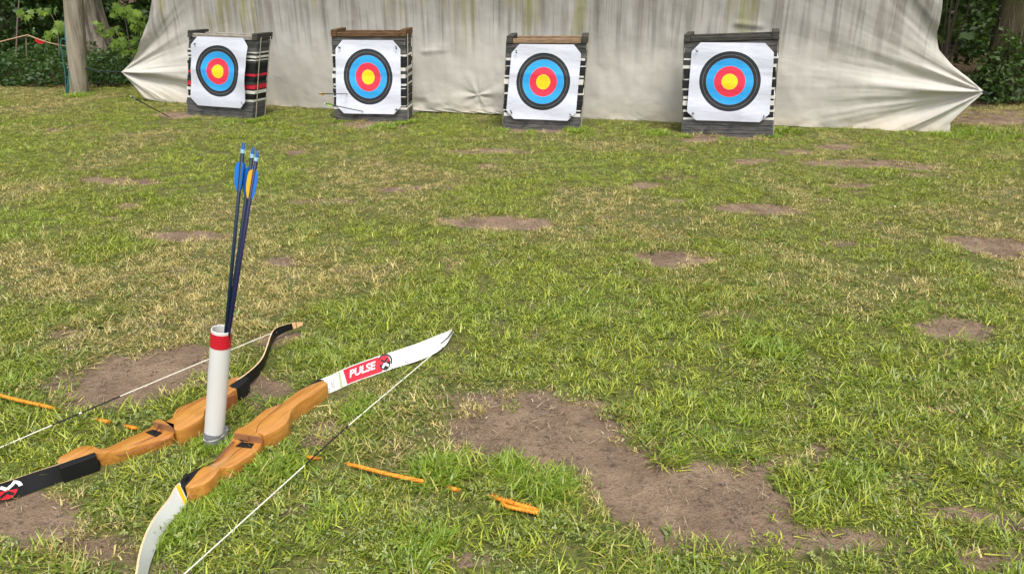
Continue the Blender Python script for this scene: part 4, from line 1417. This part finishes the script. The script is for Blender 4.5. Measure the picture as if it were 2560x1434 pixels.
# ================================================================== woodland
def leaf_cloud(n, centre_fn, size, up=.5, seed=0, shape=1.7, fold=.25, attr_bias=0.0, droop=0.0):
    """n folded leaf faces (4 vertices, 2 triangles) -> V, F, tint"""
    g = np.random.default_rng(seed)
    C, tb_ = centre_fn(g, n)
    nrm = g.normal(size=(n, 3)); nrm[:, 2] = np.abs(nrm[:, 2]) + up
    nrm /= np.linalg.norm(nrm, axis=1)[:, None]
    a = g.normal(size=(n, 3)); a[:, 2] -= droop
    a -= nrm * (a * nrm).sum(1)[:, None]
    a /= np.linalg.norm(a, axis=1)[:, None]
    b = np.cross(nrm, a)
    s = size * g.uniform(.55, 1.25, n)[:, None]
    V = np.stack([C - a * s * .5, C + b * s * .5 / shape * 1 + nrm * s * fold * .3 - a * s * .08, C + a * s * .5, C - b * s * .5 / shape + nrm * s * fold * .3 - a * s * .08], 1).reshape(-1, 3)
    i = np.arange(n)[:, None] * 4
    F = np.concatenate([i + np.array([[0, 1, 2]]), i + np.array([[0, 2, 3]])], 0)
    tint = np.repeat(np.clip(tb_ + g.normal(0, .2, n), 0, 1), 4)
    return V, F, tint


def clumps(centre, radii, k, spread, seed, hollow=.35, floor=.02):
    def fn(g, n):
        cc = g.normal(size=(k, 3)); cc /= np.linalg.norm(cc, axis=1)[:, None]
        cc *= (hollow + (1 - hollow) * g.uniform(0, 1, k) ** .5)[:, None]
        cc = cc * np.array(radii) + np.array(centre)
        w = g.integers(0, k, n)
        sd_ = spread * (0.5 + g.uniform(0, 1, k))
        C = cc[w] + g.normal(size=(n, 3)) * sd_[w][:, None]
        C[:, 2] = np.maximum(C[:, 2], floor + g.uniform(0, .06, n))
        kt = g.uniform(.2, .8, k)
        return C, kt[w]
    return fn


def branchy(base, top, r0, r1, wob, n=12, seed=0):
    g = random.Random(seed)
    P = []
    for k in range(n):
        q = Vector(base).lerp(Vector(top), k / (n - 1))
        if 0 < k < n - 1:
            q += Vector((g.uniform(-wob, wob), g.uniform(-wob, wob), 0))
        P.append(q)
    return spline(P, n * 2), [r0 + (r1 - r0) * k / (n * 2 - 1) for k in range(n * 2)]


def add_tree(name, label, cat, base, top, r0, r1, mat, crown_c, crown_r, nleaf, leaf, seed, flare=0.0, lobes=0, group=None, lm='leaf_tree'):
    base = Vector(base)
    root = thing(name, label, cat, tuple(base), 0, group)
    P, rad = branchy(base - Vector((0, 0, .1)), top, r0, r1, .02, 14, seed)
    V, F = [], []
    seg = 26
    for p, r in zip(P, rad):
        hgt = p.z
        for k in range(seg):
            a = 2 * math.pi * k / seg
            fl_ = flare * math.exp(-max(hgt, 0) / .35)
            rr0 = r * (1 + fl_ * (1 + .5 * math.cos(lobes * a + seed)) + .05 * math.cos(3 * a + hgt * 2 + seed) + .035 * math.cos(7 * a + seed))
            V.append(Vector((p.x + math.cos(a) * rr0, p.y + math.sin(a) * rr0, p.z)) - base)
    m = len(P)
    for i in range(m - 1):
        for k in range(seg):
            F.append((i * seg + k, i * seg + (k + 1) % seg, (i + 1) * seg + (k + 1) % seg, (i + 1) * seg + k))
    tr = mesh_obj('trunk', V, F, M[mat], root, smooth=True)
    g = random.Random(seed)
    V, F = [], []
    for k in range(9):
        s = P[int(m * (.5 + .5 * k / 9))]
        a = g.uniform(0, 6.28)
        e = Vector(crown_c) + Vector((math.cos(a) * crown_r[0] * .8, math.sin(a) * crown_r[1] * .8, g.uniform(-.4, .6) * crown_r[2]))
        pp = spline([s, s.lerp(e, .5) + Vector((0, 0, .25)), e], 8)
        a_, b_ = tube_vf([p - base for p in pp], [r1 * .6 * (1 - .8 * i / 7) for i in range(8)], 6)
        kk = len(V); V += a_; F += [tuple(i + kk for i in q) for q in b_]
    mesh_obj('limbs', V, F, M[mat], tr, smooth=True)
    Vc_, Fc_, tn = leaf_cloud(nleaf, clumps(Vector(crown_c) - base, crown_r, 60, .38, seed, .3, 1.2), leaf, .4, seed)
    np_obj('crown', Vc_, Fc_, M[lm], root, {'tint': ('FLOAT', tn)})
    return root


def gpt(x, y):
    p = on_z(x, y)
    return (p.x, p.y, 0.0)


bt = Vector(gpt(243, 168))
add_tree('broadleaf_tree', 'big grey-barked tree with spreading root flare just behind the timber post', 'tree', bt, bt + Vector((-.05, .1, 6.5)), .20, .10, 'bark_grey', bt + Vector((.3, .5, 5.2)), (3.4, 2.6, 1.9), 5200, .22, 3, .75, 5)
b2 = Vector(gpt(8, 150))
add_tree('broadleaf_tree', 'dark rough-barked tree partly cut off by the edge of the view', 'tree', b2, b2 + Vector((-.2, .1, 6.5)), .17, .09, 'bark_dark', b2 + Vector((-.6, .4, 4.8)), (3.2, 2.6, 1.8), 4600, .22, 5, .35, 4)
b3 = Vector(gpt(2494, 243))
dirn = (on_y(2548, 0, b3.y + .05) - b3)
top3 = b3 + dirn.normalized() * 6.5
add_tree('leaning_tree', 'mossy brown tree trunk leaning outwards among the shrubs', 'tree', b3, top3, .155, .09, 'bark_moss', top3 + Vector((-.7, .7, -1.2)), (3.0, 2.4, 1.7), 4600, .22, 8, .15, 3)
for k, (x, y, r, lab) in enumerate(((52, 128, .07, 'slim dark tree trunk deep in the shade behind the barrier cord'), (118, 112, .05, 'slender mossy trunk standing in deep shade, between pennant and timber post'))):
    bb = Vector(gpt(x, y))
    add_tree('young_tree', lab, 'tree', bb, bb + Vector((.1 - .2 * k, 0, 5.5)), r, r * .6, 'bark_dark' if k == 0 else 'bark_moss', bb + Vector((0, .3, 4.2)), (2.6, 2.4, 1.5), 3200, .22, 20 + k)

# thin bare stems
def stem(name, label, pxs, Y, r, cat='sapling'):
    pp = spline([on_y(*p, Y) for p in pxs], 14)
    pp[0].z = max(pp[0].z, 0)
    v, f = tube_vf(pp, [r * (1 - .4 * k / 13) for k in range(14)], 6)
    o = mesh_obj(name, v, f, M['twig'], loc=tuple(pp[0]), smooth=True)
    return tag(o, label, cat)
stem('bare_stem', 'straight pale bare sapling stem crossing the barrier cord', [(38, 165), (41, 120), (43, 60), (48, 0), (52, -60)], 9.6, .011)
stem('dead_branch', 'short pale dead branch slanting out of the undergrowth beside the timber post', [(126, 157), (136, 150), (150, 144)], 9.0, .007, 'branch')


# maple saplings with large leaves, each leaf an object
def maple_leaf_mesh():
    tips = [(-90, .14), (-62, .40), (-48, .22), (-28, .36), (-10, .62), (2, .34), (20, .40), (38, .80), (52, .42), (64, .52), (80, .62), (90, 1.0)]
    out = []
    pr = [(270 + 0, .02)] + [(-78, .25)] + [(-50, .46), (-40, .26), (-22, .44), (-6, .70), (8, .38), (24, .46), (42, .86), (56, .45), (68, .60), (78, .62), (90, 1.0)]
    right = [(r * math.cos(R(a)), r * math.sin(R(a))) for a, r in pr]
    pts = right + [(-x, y) for x, y in right[-2:0:-1]]
    V = [(0, .18, 0)] + [(x, y, -.22 * (x * x + y * y) + .05 * abs(x)) for x, y in pts]
    n = len(pts)
    F = [(0, 1 + i, 1 + (i + 1) % n) for i in range(n)]
    return [(x, -y, z) for x, y, z in V], [q[::-1] for q in F]
mv, mf = maple_leaf_mesh()
MAPLES = []
for k in range(3):
    me = bpy.data.meshes.new('leaf')
    me.from_pydata(mv, [], mf)
    me.materials.append(M['leaf_maple'])
    a = me.attributes.new('tint', 'FLOAT', 'POINT')
    a.data.foreach_set('value', [(.15, .5, .9)[k] + .1 * math.sin(i) for i in range(len(mv))])
    me.update()
    MAPLES.append(me)


def maple(label, base_px, Yd, stems, clusters, seed):
    g = random.Random(seed)
    base = on_y(base_px[0], base_px[1], Yd); base.z = 0
    root = thing('maple_sapling', label, 'sapling', tuple(base), 0, 'maple saplings at the wood edge')
    V, F = [], []
    for st_ in stems:
        pp = spline([on_y(*p, Yd + .05) - base for p in st_], 10)
        a, b = tube_vf(pp, [.008 - .005 * i / 9 for i in range(10)], 6)
        kk = len(V); V += a; F += [tuple(i + kk for i in q) for q in b]
    mesh_obj('stems', V, F, M['twig'], root, smooth=True)
    for (cx, cy, rx, ry, n, size) in clusters:
        for i in range(n):
            a = g.uniform(0, 6.28); q = math.sqrt(g.random())
            p = on_y(cx + rx * q * math.cos(a), cy + ry * q * math.sin(a), Yd + g.uniform(-.22, .25))
            o = bpy.data.objects.new('leaf', MAPLES[g.randrange(3)])
            o.location = p - base
            s = size * 1.25 * g.uniform(.7, 1.2) / FPX * 9.0
            o.scale = (s, s, s)
            o.rotation_euler = (R(g.uniform(-75, -10)) , R(g.uniform(-30, 30)), R(g.uniform(-70, 70)) + (math.pi if g.random() < .85 else 0) * 1)
            # blades tip outwards and down, faces to the sky
            o.rotation_euler = (R(g.uniform(20, 75)), R(g.uniform(-25, 25)), R(g.uniform(-65, 65)))
            put(o, root)
    return root


maple('maple sapling with broad lobed leaves against the curtain edge', (330, 168), 8.75, [[(330, 170), (325, 120), (315, 60), (305, 20)], [(327, 130), (345, 90), (352, 40)], [(326, 125), (300, 95), (285, 70)]],
      [(318, 115, 42, 22, 26, 15), (338, 45, 28, 20, 16, 15), (290, 78, 16, 12, 7, 13), (300, 22, 24, 14, 9, 14), (350, 80, 16, 26, 8, 13)], 5)
maple('maple sapling showing bright leaves beside the barrier pennant', (150, 175), 9.0, [[(150, 175), (148, 130), (142, 70), (120, 20)]],
      [(146, 72, 16, 18, 11, 14), (118, 88, 14, 10, 5, 12), (112, 22, 26, 16, 9, 12), (75, 30, 26, 18, 8, 12)], 9)
maple('maple sapling with dim leaves in front of the big grey trunk', (262, 175), 9.9, [[(262, 175), (258, 120), (262, 60)]],
      [(248, 66, 20, 14, 7, 12), (262, 82, 14, 10, 5, 11), (285, 25, 18, 16, 7, 12)], 13)


# shrubs
def shrub(label, c, rad, n, leaf, seed, mat='leaf_shrub', k=26, name='shrub', group='leafy shrubs at the wood edge'):
    base = Vector((c[0], c[1], 0))
    root = thing(name, label, 'shrub', tuple(base), 0, group)
    V, F = [], []
    g = random.Random(seed)
    for i in range(7):
        e = Vector((g.uniform(-.8, .8) * rad[0], g.uniform(-.8, .8) * rad[1], c[2] + g.uniform(.2, .8) * rad[2]))
        pp = spline([Vector((g.uniform(-.06, .06), g.uniform(-.06, .06), -.03)), e * .5 + Vector((0, 0, .1)), e], 8)
        a, b = tube_vf(pp, [.012 - .009 * q / 7 for q in range(8)], 5)
        kk = len(V); V += a; F += [tuple(z + kk for z in q) for q in b]
    mesh_obj('stems', V, F, M['twig'], root, smooth=True)
    v, f, tn = leaf_cloud(n, clumps((0, 0, c[2]), rad, k, .10, seed, .45), leaf, .35, seed, 1.6, .3, droop=.5)
    np_obj('foliage', v, f, M[mat], root, {'tint': ('FLOAT', tn)})
    return root


shrub('pale small-leaved shrub standing right beside the curtain corner', (5.05, 7.75, .55), (.36, .35, .50), 1500, .060, 31)
shrub('bushy green shrub beneath the lean of the mossy trunk', (5.62, 7.9, .35), (.45, .35, .38), 1300, .065, 32)
shrub('tall dense shrub filling the gap above the curtain corner', (5.0, 8.9, 1.0), (.75, .5, .75), 2600, .085, 33)
shrub('broad-leaved shrub behind the leaning trunk', (6.15, 8.9, .8), (.6, .5, .75), 2000, .080, 34)
shrub('low leafy shrub at the foot of the leaning trunk', (4.95, 7.45, .12), (.40, .22, .14), 700, .06, 35, k=14)
shrub('small leafy shrub by the brown soil edge at the frame margin', (5.75, 7.35, .14), (.40, .22, .15), 700, .06, 36, k=14)
shrub('dark shrub in the shade beyond the barrier cord', (-7.2, 10.6, .75), (.7, .5, .7), 1700, .085, 37, 'leaf_tree')
shrub('dark leafy shrub between the two mossy trunks at the wood edge', (-5.9, 11.4, .9), (.9, .5, .75), 2200, .09, 38, 'leaf_tree')
shrub('dim shrub in the gap between big grey trunk and curtain', (-4.5, 11.2, .8), (.8, .5, .8), 2000, .09, 39, 'leaf_tree')

# undergrowth along the wood edge and the wood beyond, as masses
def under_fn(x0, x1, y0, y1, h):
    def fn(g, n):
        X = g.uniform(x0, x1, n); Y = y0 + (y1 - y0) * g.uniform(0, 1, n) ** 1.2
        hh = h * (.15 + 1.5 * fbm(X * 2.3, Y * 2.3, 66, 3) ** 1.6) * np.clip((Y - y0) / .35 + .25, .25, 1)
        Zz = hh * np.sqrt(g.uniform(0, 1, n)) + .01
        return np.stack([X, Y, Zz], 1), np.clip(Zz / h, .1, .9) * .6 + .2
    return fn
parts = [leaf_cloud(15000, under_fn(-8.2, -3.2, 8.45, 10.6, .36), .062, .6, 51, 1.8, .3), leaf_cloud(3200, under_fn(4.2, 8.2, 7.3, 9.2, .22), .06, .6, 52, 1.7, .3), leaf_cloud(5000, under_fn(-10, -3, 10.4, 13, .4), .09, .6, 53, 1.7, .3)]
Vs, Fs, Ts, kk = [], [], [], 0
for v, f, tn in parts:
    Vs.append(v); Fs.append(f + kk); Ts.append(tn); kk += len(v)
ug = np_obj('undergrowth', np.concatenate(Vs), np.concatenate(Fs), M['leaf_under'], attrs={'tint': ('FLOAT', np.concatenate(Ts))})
tag(ug, 'dark green nettles and brambles along the edge of the wood', 'undergrowth', kind='stuff')


def wood_fn(g, n):
    X = g.uniform(-17, 17, n); Y = g.uniform(11.5, 19, n)
    Zz = np.where(g.uniform(0, 1, n) < .72, g.uniform(2.2, 7.0, n), g.uniform(0.0, 2.4, n))
    m = fbm(X * .9, Zz * 1.1 + Y * .4, 77)
    return np.stack([X, Y, Zz + (m - .5) * .8], 1), np.clip(m, .1, .9)
v, f, tn = leaf_cloud(30000, wood_fn, .42, .3, 54, 1.4, .3)
fw = np_obj('forest', v, f, M['leaf_tree'], attrs={'tint': ('FLOAT', tn)})
tag(fw, 'dense dark broadleaf wood behind the range', 'wood', kind='stuff')

# ================================================================== grass
def tuft(name, n, spread, lmin, lmax, wid, lean, bend, seed, mat, jit=.35, flat=0.0, tint=(0, 1)):
    g = np.random.default_rng(seed)
    V, F, T = [], [], []
    for i in range(n):
        a = g.uniform(0, 2 * math.pi); q = spread * math.sqrt(g.uniform())
        bx, by = q * math.cos(a), q * math.sin(a)
        yaw = a + g.normal(0, 1.0) if g.uniform() < .6 else g.uniform(0, 6.28)
        ln = g.uniform(lmin, lmax); w = wid * g.uniform(.6, 1.3)
        th = lean * g.uniform(.3, 1.3)                     # angle from vertical
        dx, dy = math.cos(yaw), math.sin(yaw)
        tw = g.uniform(-.9, .9)
        sx, sy = -math.sin(yaw + tw), math.cos(yaw + tw)
        p = np.array([bx, by, -.004 + flat * g.uniform(0, 1)])
        lev = []
        for k in range(3):
            ww = w * (1, .85, .45)[k] * .5
            lev.append((p - np.array([sx, sy, 0]) * ww, p + np.array([sx, sy, 0]) * ww))
            th2 = min(th + bend * (k + .5) / 3 * g.uniform(.5, 1.4), 1.75)
            p = p + np.array([dx * math.sin(th2), dy * math.sin(th2), math.cos(th2)]) * ln / 3
            if p[2] < .003: p[2] = .003
        k0 = len(V)
        for l_, r_ in lev: V += [l_, r_]
        V.append(p)
        F += [(k0, k0 + 1, k0 + 3), (k0, k0 + 3, k0 + 2), (k0 + 2, k0 + 3, k0 + 5), (k0 + 2, k0 + 5, k0 + 4), (k0 + 4, k0 + 5, k0 + 6)]
        T += [tint[0] + (tint[1] - tint[0]) * g.uniform() ** 1.35] * 7
    return np_obj(name, np.array(V), np.array(F), M[mat], attrs={'tint': ('FLOAT', np.array(T))}, link=False, smooth=True)


def clover(name, n, spread, size, seed):
    g = np.random.default_rng(seed)
    V, F, T = [], [], []
    for i in range(n):
        a = g.uniform(0, 6.28); q = spread * math.sqrt(g.uniform()); c = np.array([q * math.cos(a), q * math.sin(a), g.uniform(.008, .024)])
        tn = g.uniform(); s = size * g.uniform(.6, 1.2); rot = g.uniform(0, 6.28); tx, ty = g.normal(0, .55, 2)
        for l in range(3 if g.uniform() < .22 else 1):
            b = rot + l * 2.094
            d = np.array([math.cos(b), math.sin(b), 0]); e = np.array([-math.sin(b), math.cos(b), 0])
            k0 = len(V)
            for (u, w, h) in ((0, 0, 0), (.5, .34, .05), (.9, .26, .10), (1.1, 0, .04), (.9, -.26, .10), (.5, -.34, .05)):
                p = c + d * (u * s) + e * (w * s); p[2] += h * s + (p[0] - c[0]) * tx + (p[1] - c[1]) * ty
                V.append(p); T.append(tn)
            F += [(k0, k0 + 1, k0 + 2), (k0, k0 + 2, k0 + 3), (k0, k0 + 3, k0 + 4), (k0, k0 + 4, k0 + 5)]
    return np_obj(name, np.array(V), np.array(F), M['clover'], attrs={'tint': ('FLOAT', np.array(T))}, link=False)


def daisy(name):
    V, F = [], []
    for k in range(8):
        a = k * math.pi / 4
        k0 = len(V)
        for da, r_, z_ in ((0, 0, .028), (-.3, .007, .029), (0, .009, .030), (.3, .007, .029)):
            V.append((r_ * math.cos(a + da), r_ * math.sin(a + da), z_))
        F += [(k0, k0 + 1, k0 + 2), (k0, k0 + 2, k0 + 3)]
    return np_obj(name, np.array(V), np.array(F), M['petal'], attrs={'tint': ('FLOAT', np.zeros(len(V)))}, link=False)


def clods(name, n, seed):
    g = np.random.default_rng(seed)
    V, F, T = [], [], []
    for i in range(n):
        c = np.array([g.normal(0, .02), g.normal(0, .02), 0]); s = g.uniform(.001, .0042) * (2.2 if g.uniform() < .08 else 1)
        k0 = len(V); tn = g.uniform()
        for (x, y, z) in ((1, 0, 0), (0, 1, 0), (-1, 0, 0), (0, -1, 0), (0, 0, .9)):
            V.append(c + np.array([x, y, z]) * s * g.uniform(.6, 1.3)); T.append(tn)
        F += [(k0, k0 + 1, k0 + 4), (k0 + 1, k0 + 2, k0 + 4), (k0 + 2, k0 + 3, k0 + 4), (k0 + 3, k0, k0 + 4)]
    return np_obj(name, np.array(V), np.array(F), M['clod'], attrs={'tint': ('FLOAT', np.array(T))}, link=False)


TYPES = [
    tuft('tuft_short', 44, .036, .008, .023, .0031, .95, .9, 1, 'blade'),
    tuft('tuft_short', 44, .036, .007, .026, .0030, 1.1, .8, 2, 'blade'),
    tuft('tuft_short', 46, .038, .008, .022, .0029, 1.2, .7, 3, 'blade', flat=.006),
    tuft('tuft_long', 26, .030, .024, .060, .0042, .75, 1.1, 4, 'blade'),
    tuft('tuft_long', 22, .036, .030, .075, .0044, 1.0, 1.0, 5, 'blade'),
    tuft('tuft_flat', 24, .045, .024, .060, .0040, 1.42, .4, 6, 'blade', flat=.014),
    clover('clover', 22, .044, .0066, 7),
    tuft('straw', 20, .045, .010, .034, .0021, 1.5, .3, 8, 'straw', flat=.010),
    tuft('straw', 8, .05, .02, .05, .0017, 1.5, .3, 9, 'straw', flat=.006),
    daisy('daisy'),
    clods('clods', 18, 10),
    clover('broad_leaf', 5, .035, .013, 11),
    tuft('broad_weed', 7, .012, .022, .048, .0115, 1.15, .6, 12, 'clover', tint=(.1, .7)),
    tuft('dead_bits', 9, .05, .010, .024, .0055, 1.5, .3, 13, 'clod', flat=.014, tint=(.1, .8)),
    tuft('tuft_wisp', 14, .02, .03, .085, .0024, .5, 1.5, 14, 'blade', tint=(.3, 1)),
]

# sample the lawn: density follows what can be told apart at each distance
pos, typ, scl, dryA, lushA = [], [], [], [], []
bands = [(0.75, 1.6, 1500), (1.6, 2.4, 1400), (2.4, 3.4, 1300), (3.4, 4.6, 1050), (4.6, 6.2, 850), (6.2, 9.0, 650)]
for (y0, y1, dens) in bands:
    xm = 0.78 * y1 + 1.5
    n = int(dens * (y1 - y0) * 2 * xm)
    X = RNG.uniform(-xm, xm, n); Y = RNG.uniform(y0, y1, n)
    keep = np.abs(X) < .78 * Y + 1.5
    X, Y = X[keep], Y[keep]
    pos.append(np.stack([X, Y], 1))
P2 = np.concatenate(pos)
X, Y = P2[:, 0], P2[:, 1]
dm = dirt_mask(X, Y)
fm_ = forest_mask(X, Y)
nA = fbm(X * 1.1 + 3, Y * 1.1, 101); nB = fbm(X * 3.2, Y * 3.2, 102); nC = fbm(X * .6, Y * 1.4, 103)
u = RNG.uniform(0, 1, len(X))
near = sstep(3.2, 1.6, Y)
dry = np.clip((nA - .5) * 2.8 + (nB - .5) * 2.0 + (nC - .5) * 1.2 + .33 + .9 * sstep(.05, .5, dm) * (dm < .75) + .10 * (1 - near) - .08 * near, 0, 1)
lush = np.clip((nB - .42) * 2.5 + (fbm(X * 2, Y * 2, 107) - .5) * 2, 0, 1)
ty = np.where(u < .33, 0, np.where(u < .62, 1, 2))
u2 = RNG.uniform(0, 1, len(X))
longness = sstep(.50, .66, fbm(X * 2.8 + 9, Y * 2.8, 108)) * .60 + .06 + .08 * near
ty = np.where(u2 < longness * (1 - .65 * sstep(3.0, 5.0, Y)), np.where(u < .5, 3, 4), ty)
ty = np.where((u2 > .72) & (u2 < .72 + .10 + .16 * near), 5, ty)
clov = .10 + sstep(.5, .68, fbm(X * 3.0, Y * 3.0 + 40, 109)) * (.05 + .20 * near)
ty = np.where(RNG.uniform(0, 1, len(X)) < clov, 6, ty)
ty = np.where((RNG.uniform(0, 1, len(X)) < .012 * near), 11, ty)
ty = np.where((RNG.uniform(0, 1, len(X)) < .05 + .22 * sstep(.55, .9, dry)), 7, ty)
ty = np.where((dry > .55) & np.isin(ty, (3, 4)), 1, ty)
ty = np.where(RNG.uniform(0, 1, len(X)) < .010 + .014 * near, 12, ty)
ty = np.where(RNG.uniform(0, 1, len(X)) < .030, 13, ty)
ty = np.where(RNG.uniform(0, 1, len(X)) < .05 * sstep(.45, .6, fbm(X * 4, Y * 4, 130)), 14, ty)
ty = np.where(RNG.uniform(0, 1, len(X)) < .0005, 9, ty)
sc_ = RNG.uniform(.62, 1.10, len(X)) * (1.0 - .10 * sstep(2.2, 4, Y))
sc_ = np.where(ty == 9, .6, sc_)
thin = sstep(.18, .80, dm + (RNG.uniform(0, 1, len(X)) - .5) * .45)
thin = np.maximum(thin, .55 * sstep(.50, .62, fbm(X * 7, Y * 7, 120)) * sstep(.42, .62, fbm(X * 1.4 + 5, Y * 1.4, 121)))
keep = RNG.uniform(0, 1, len(X)) > thin * 1.02
onsoil = ~keep
r_ = RNG.uniform(0, 1, len(X))
ty = np.where(onsoil & (r_ < .035), 8, ty); keep |= onsoil & (r_ < .035)
ty = np.where(onsoil & (r_ > .86), 10, ty); keep |= onsoil & (r_ > .86)
keep &= RNG.uniform(0, 1, len(X)) > fm_ * .96
for pts_, rad_ in CLEAR:
    dd_ = seg_dist(X, Y, pts_)
    keep &= dd_ > rad_
    tall = np.isin(ty, (3, 4, 5))
    ty = np.where((dd_ < rad_ + .02) & tall & (RNG.uniform(0, 1, len(X)) < .55), 1, ty)
for pts_, rad_ in LOW:
    dd_ = seg_dist(X, Y, pts_)
    ty = np.where((dd_ < rad_) & np.isin(ty, (3, 4, 5)), 2, ty)
    sc_ = np.where(dd_ < rad_, sc_ * .7, sc_)
# a few tall tussocks the photo shows
TUS = [(480, 300, .05, .9), (560, 303, .06, .8), (630, 304, .05, 1.0), (655, 300, .04, 1.0), (845, 306, .05, .8), (1005, 308, .05, 1.0), (1035, 304, .05, 1.1), (1262, 326, .05, .9), (1330, 330, .05, .7), (1445, 330, .06, 1.1), (1710, 342, .05, 1.0), (1820, 350, .06, .7), (1925, 344, .06, 1.1), (585, 1120, .03, .8), (520, 1118, .03, .8), (1095, 1195, .045, 1.25), (1115, 1180, .04, 1.2), (1360, 1225, .05, 1.1), (1385, 1215, .05, 1.0), (960, 318, .10, 1.5), (1960, 330, .12, 1.6), (1640, 335, .10, 1.3), (200, 240, .12, 1.5), (2480, 335, .25, 1.4), (2360, 340, .12, 1.3),
       (1050, 1385, .05, 1.2), (560, 1240, .06, 1.1), (700, 1160, .06, 1.1), (1930, 880, .08, 1.2), (2140, 1190, .06, 1.0), (1270, 1180, .05, 1.0), (900, 1030, .06, 1.0), (440, 1330, .05, 1.0), (1440, 325, .10, 1.3)]
ex_p, ex_t, ex_s = [], [], []
for (x, y, rd, s) in TUS:
    c = on_z(x, y)
    for k in range(int(14 + rd * 130)):
        a = random.uniform(0, 6.28); q = rd * math.sqrt(random.random())
        ex_p.append((c.x + q * math.cos(a), c.y + q * math.sin(a))); ex_t.append(random.choice((3, 3, 4))); ex_s.append(s * random.uniform(.7, 1.05))
X, Y, ty, sc_, dry, lush = X[keep], Y[keep], ty[keep], sc_[keep], dry[keep], lush[keep]
ne = len(ex_p)
X = np.concatenate([X, [p[0] for p in ex_p]]); Y = np.concatenate([Y, [p[1] for p in ex_p]])
ty = np.concatenate([ty, ex_t]); sc_ = np.concatenate([sc_, ex_s]); dry = np.concatenate([dry, np.full(ne, .05)]); lush = np.concatenate([lush, np.full(ne, .9)])
Zg = ground_z(X, Y)
rot = np.stack([RNG.normal(0, .10, len(X)), RNG.normal(0, .10, len(X)), RNG.uniform(0, 6.28, len(X))], 1)
gobj = np_obj('grass', np.stack([X, Y, Zg], 1), np.zeros((0, 3)), M['blade'],
              attrs={'rot': ('FLOAT_VECTOR', rot), 'scl': ('FLOAT', sc_), 'kind_index': ('INT', ty), 'dry': ('FLOAT', dry), 'lush': ('FLOAT', lush)})
tag(gobj, 'short patchy lawn grass with clover and dead straw', 'grass', kind='stuff')
ng = bpy.data.node_groups.new('lawn', 'GeometryNodeTree')
ng.interface.new_socket('Geometry', in_out='INPUT', socket_type='NodeSocketGeometry')
ng.interface.new_socket('Geometry', in_out='OUTPUT', socket_type='NodeSocketGeometry')
gi, go = ng.nodes.new('NodeGroupInput'), ng.nodes.new('NodeGroupOutput')
def named(nm, dt):
    nd = ng.nodes.new('GeometryNodeInputNamedAttribute'); nd.data_type = dt; nd.inputs['Name'].default_value = nm
    return [s for s in nd.outputs if s.enabled and s.name == 'Attribute'][0]
a_rot, a_scl, a_idx = named('rot', 'FLOAT_VECTOR'), named('scl', 'FLOAT'), named('kind_index', 'INT')
e2r = ng.nodes.new('FunctionNodeEulerToRotation'); ng.links.new(a_rot, e2r.inputs[0])
jn = ng.nodes.new('GeometryNodeJoinGeometry')
for k, src in enumerate(TYPES):
    oi = ng.nodes.new('GeometryNodeObjectInfo'); oi.inputs['Object'].default_value = src; oi.inputs['As Instance'].default_value = False
    cp = ng.nodes.new('FunctionNodeCompare'); cp.data_type = 'INT'; cp.operation = 'EQUAL'
    ins = [s for s in cp.inputs if s.enabled]
    ng.links.new(a_idx, ins[0]); ins[1].default_value = k
    ip = ng.nodes.new('GeometryNodeInstanceOnPoints')
    ng.links.new(gi.outputs[0], ip.inputs['Points']); ng.links.new(cp.outputs[0], ip.inputs['Selection'])
    ng.links.new(oi.outputs['Geometry'], ip.inputs['Instance'])
    ng.links.new(e2r.outputs[0], ip.inputs['Rotation']); ng.links.new(a_scl, ip.inputs['Scale'])
    ng.links.new(ip.outputs[0], jn.inputs[0])
ng.links.new(jn.outputs[0], go.inputs[0])
md = gobj.modifiers.new('lawn', 'NODES'); md.node_group = ng
print('grass instances', len(X))
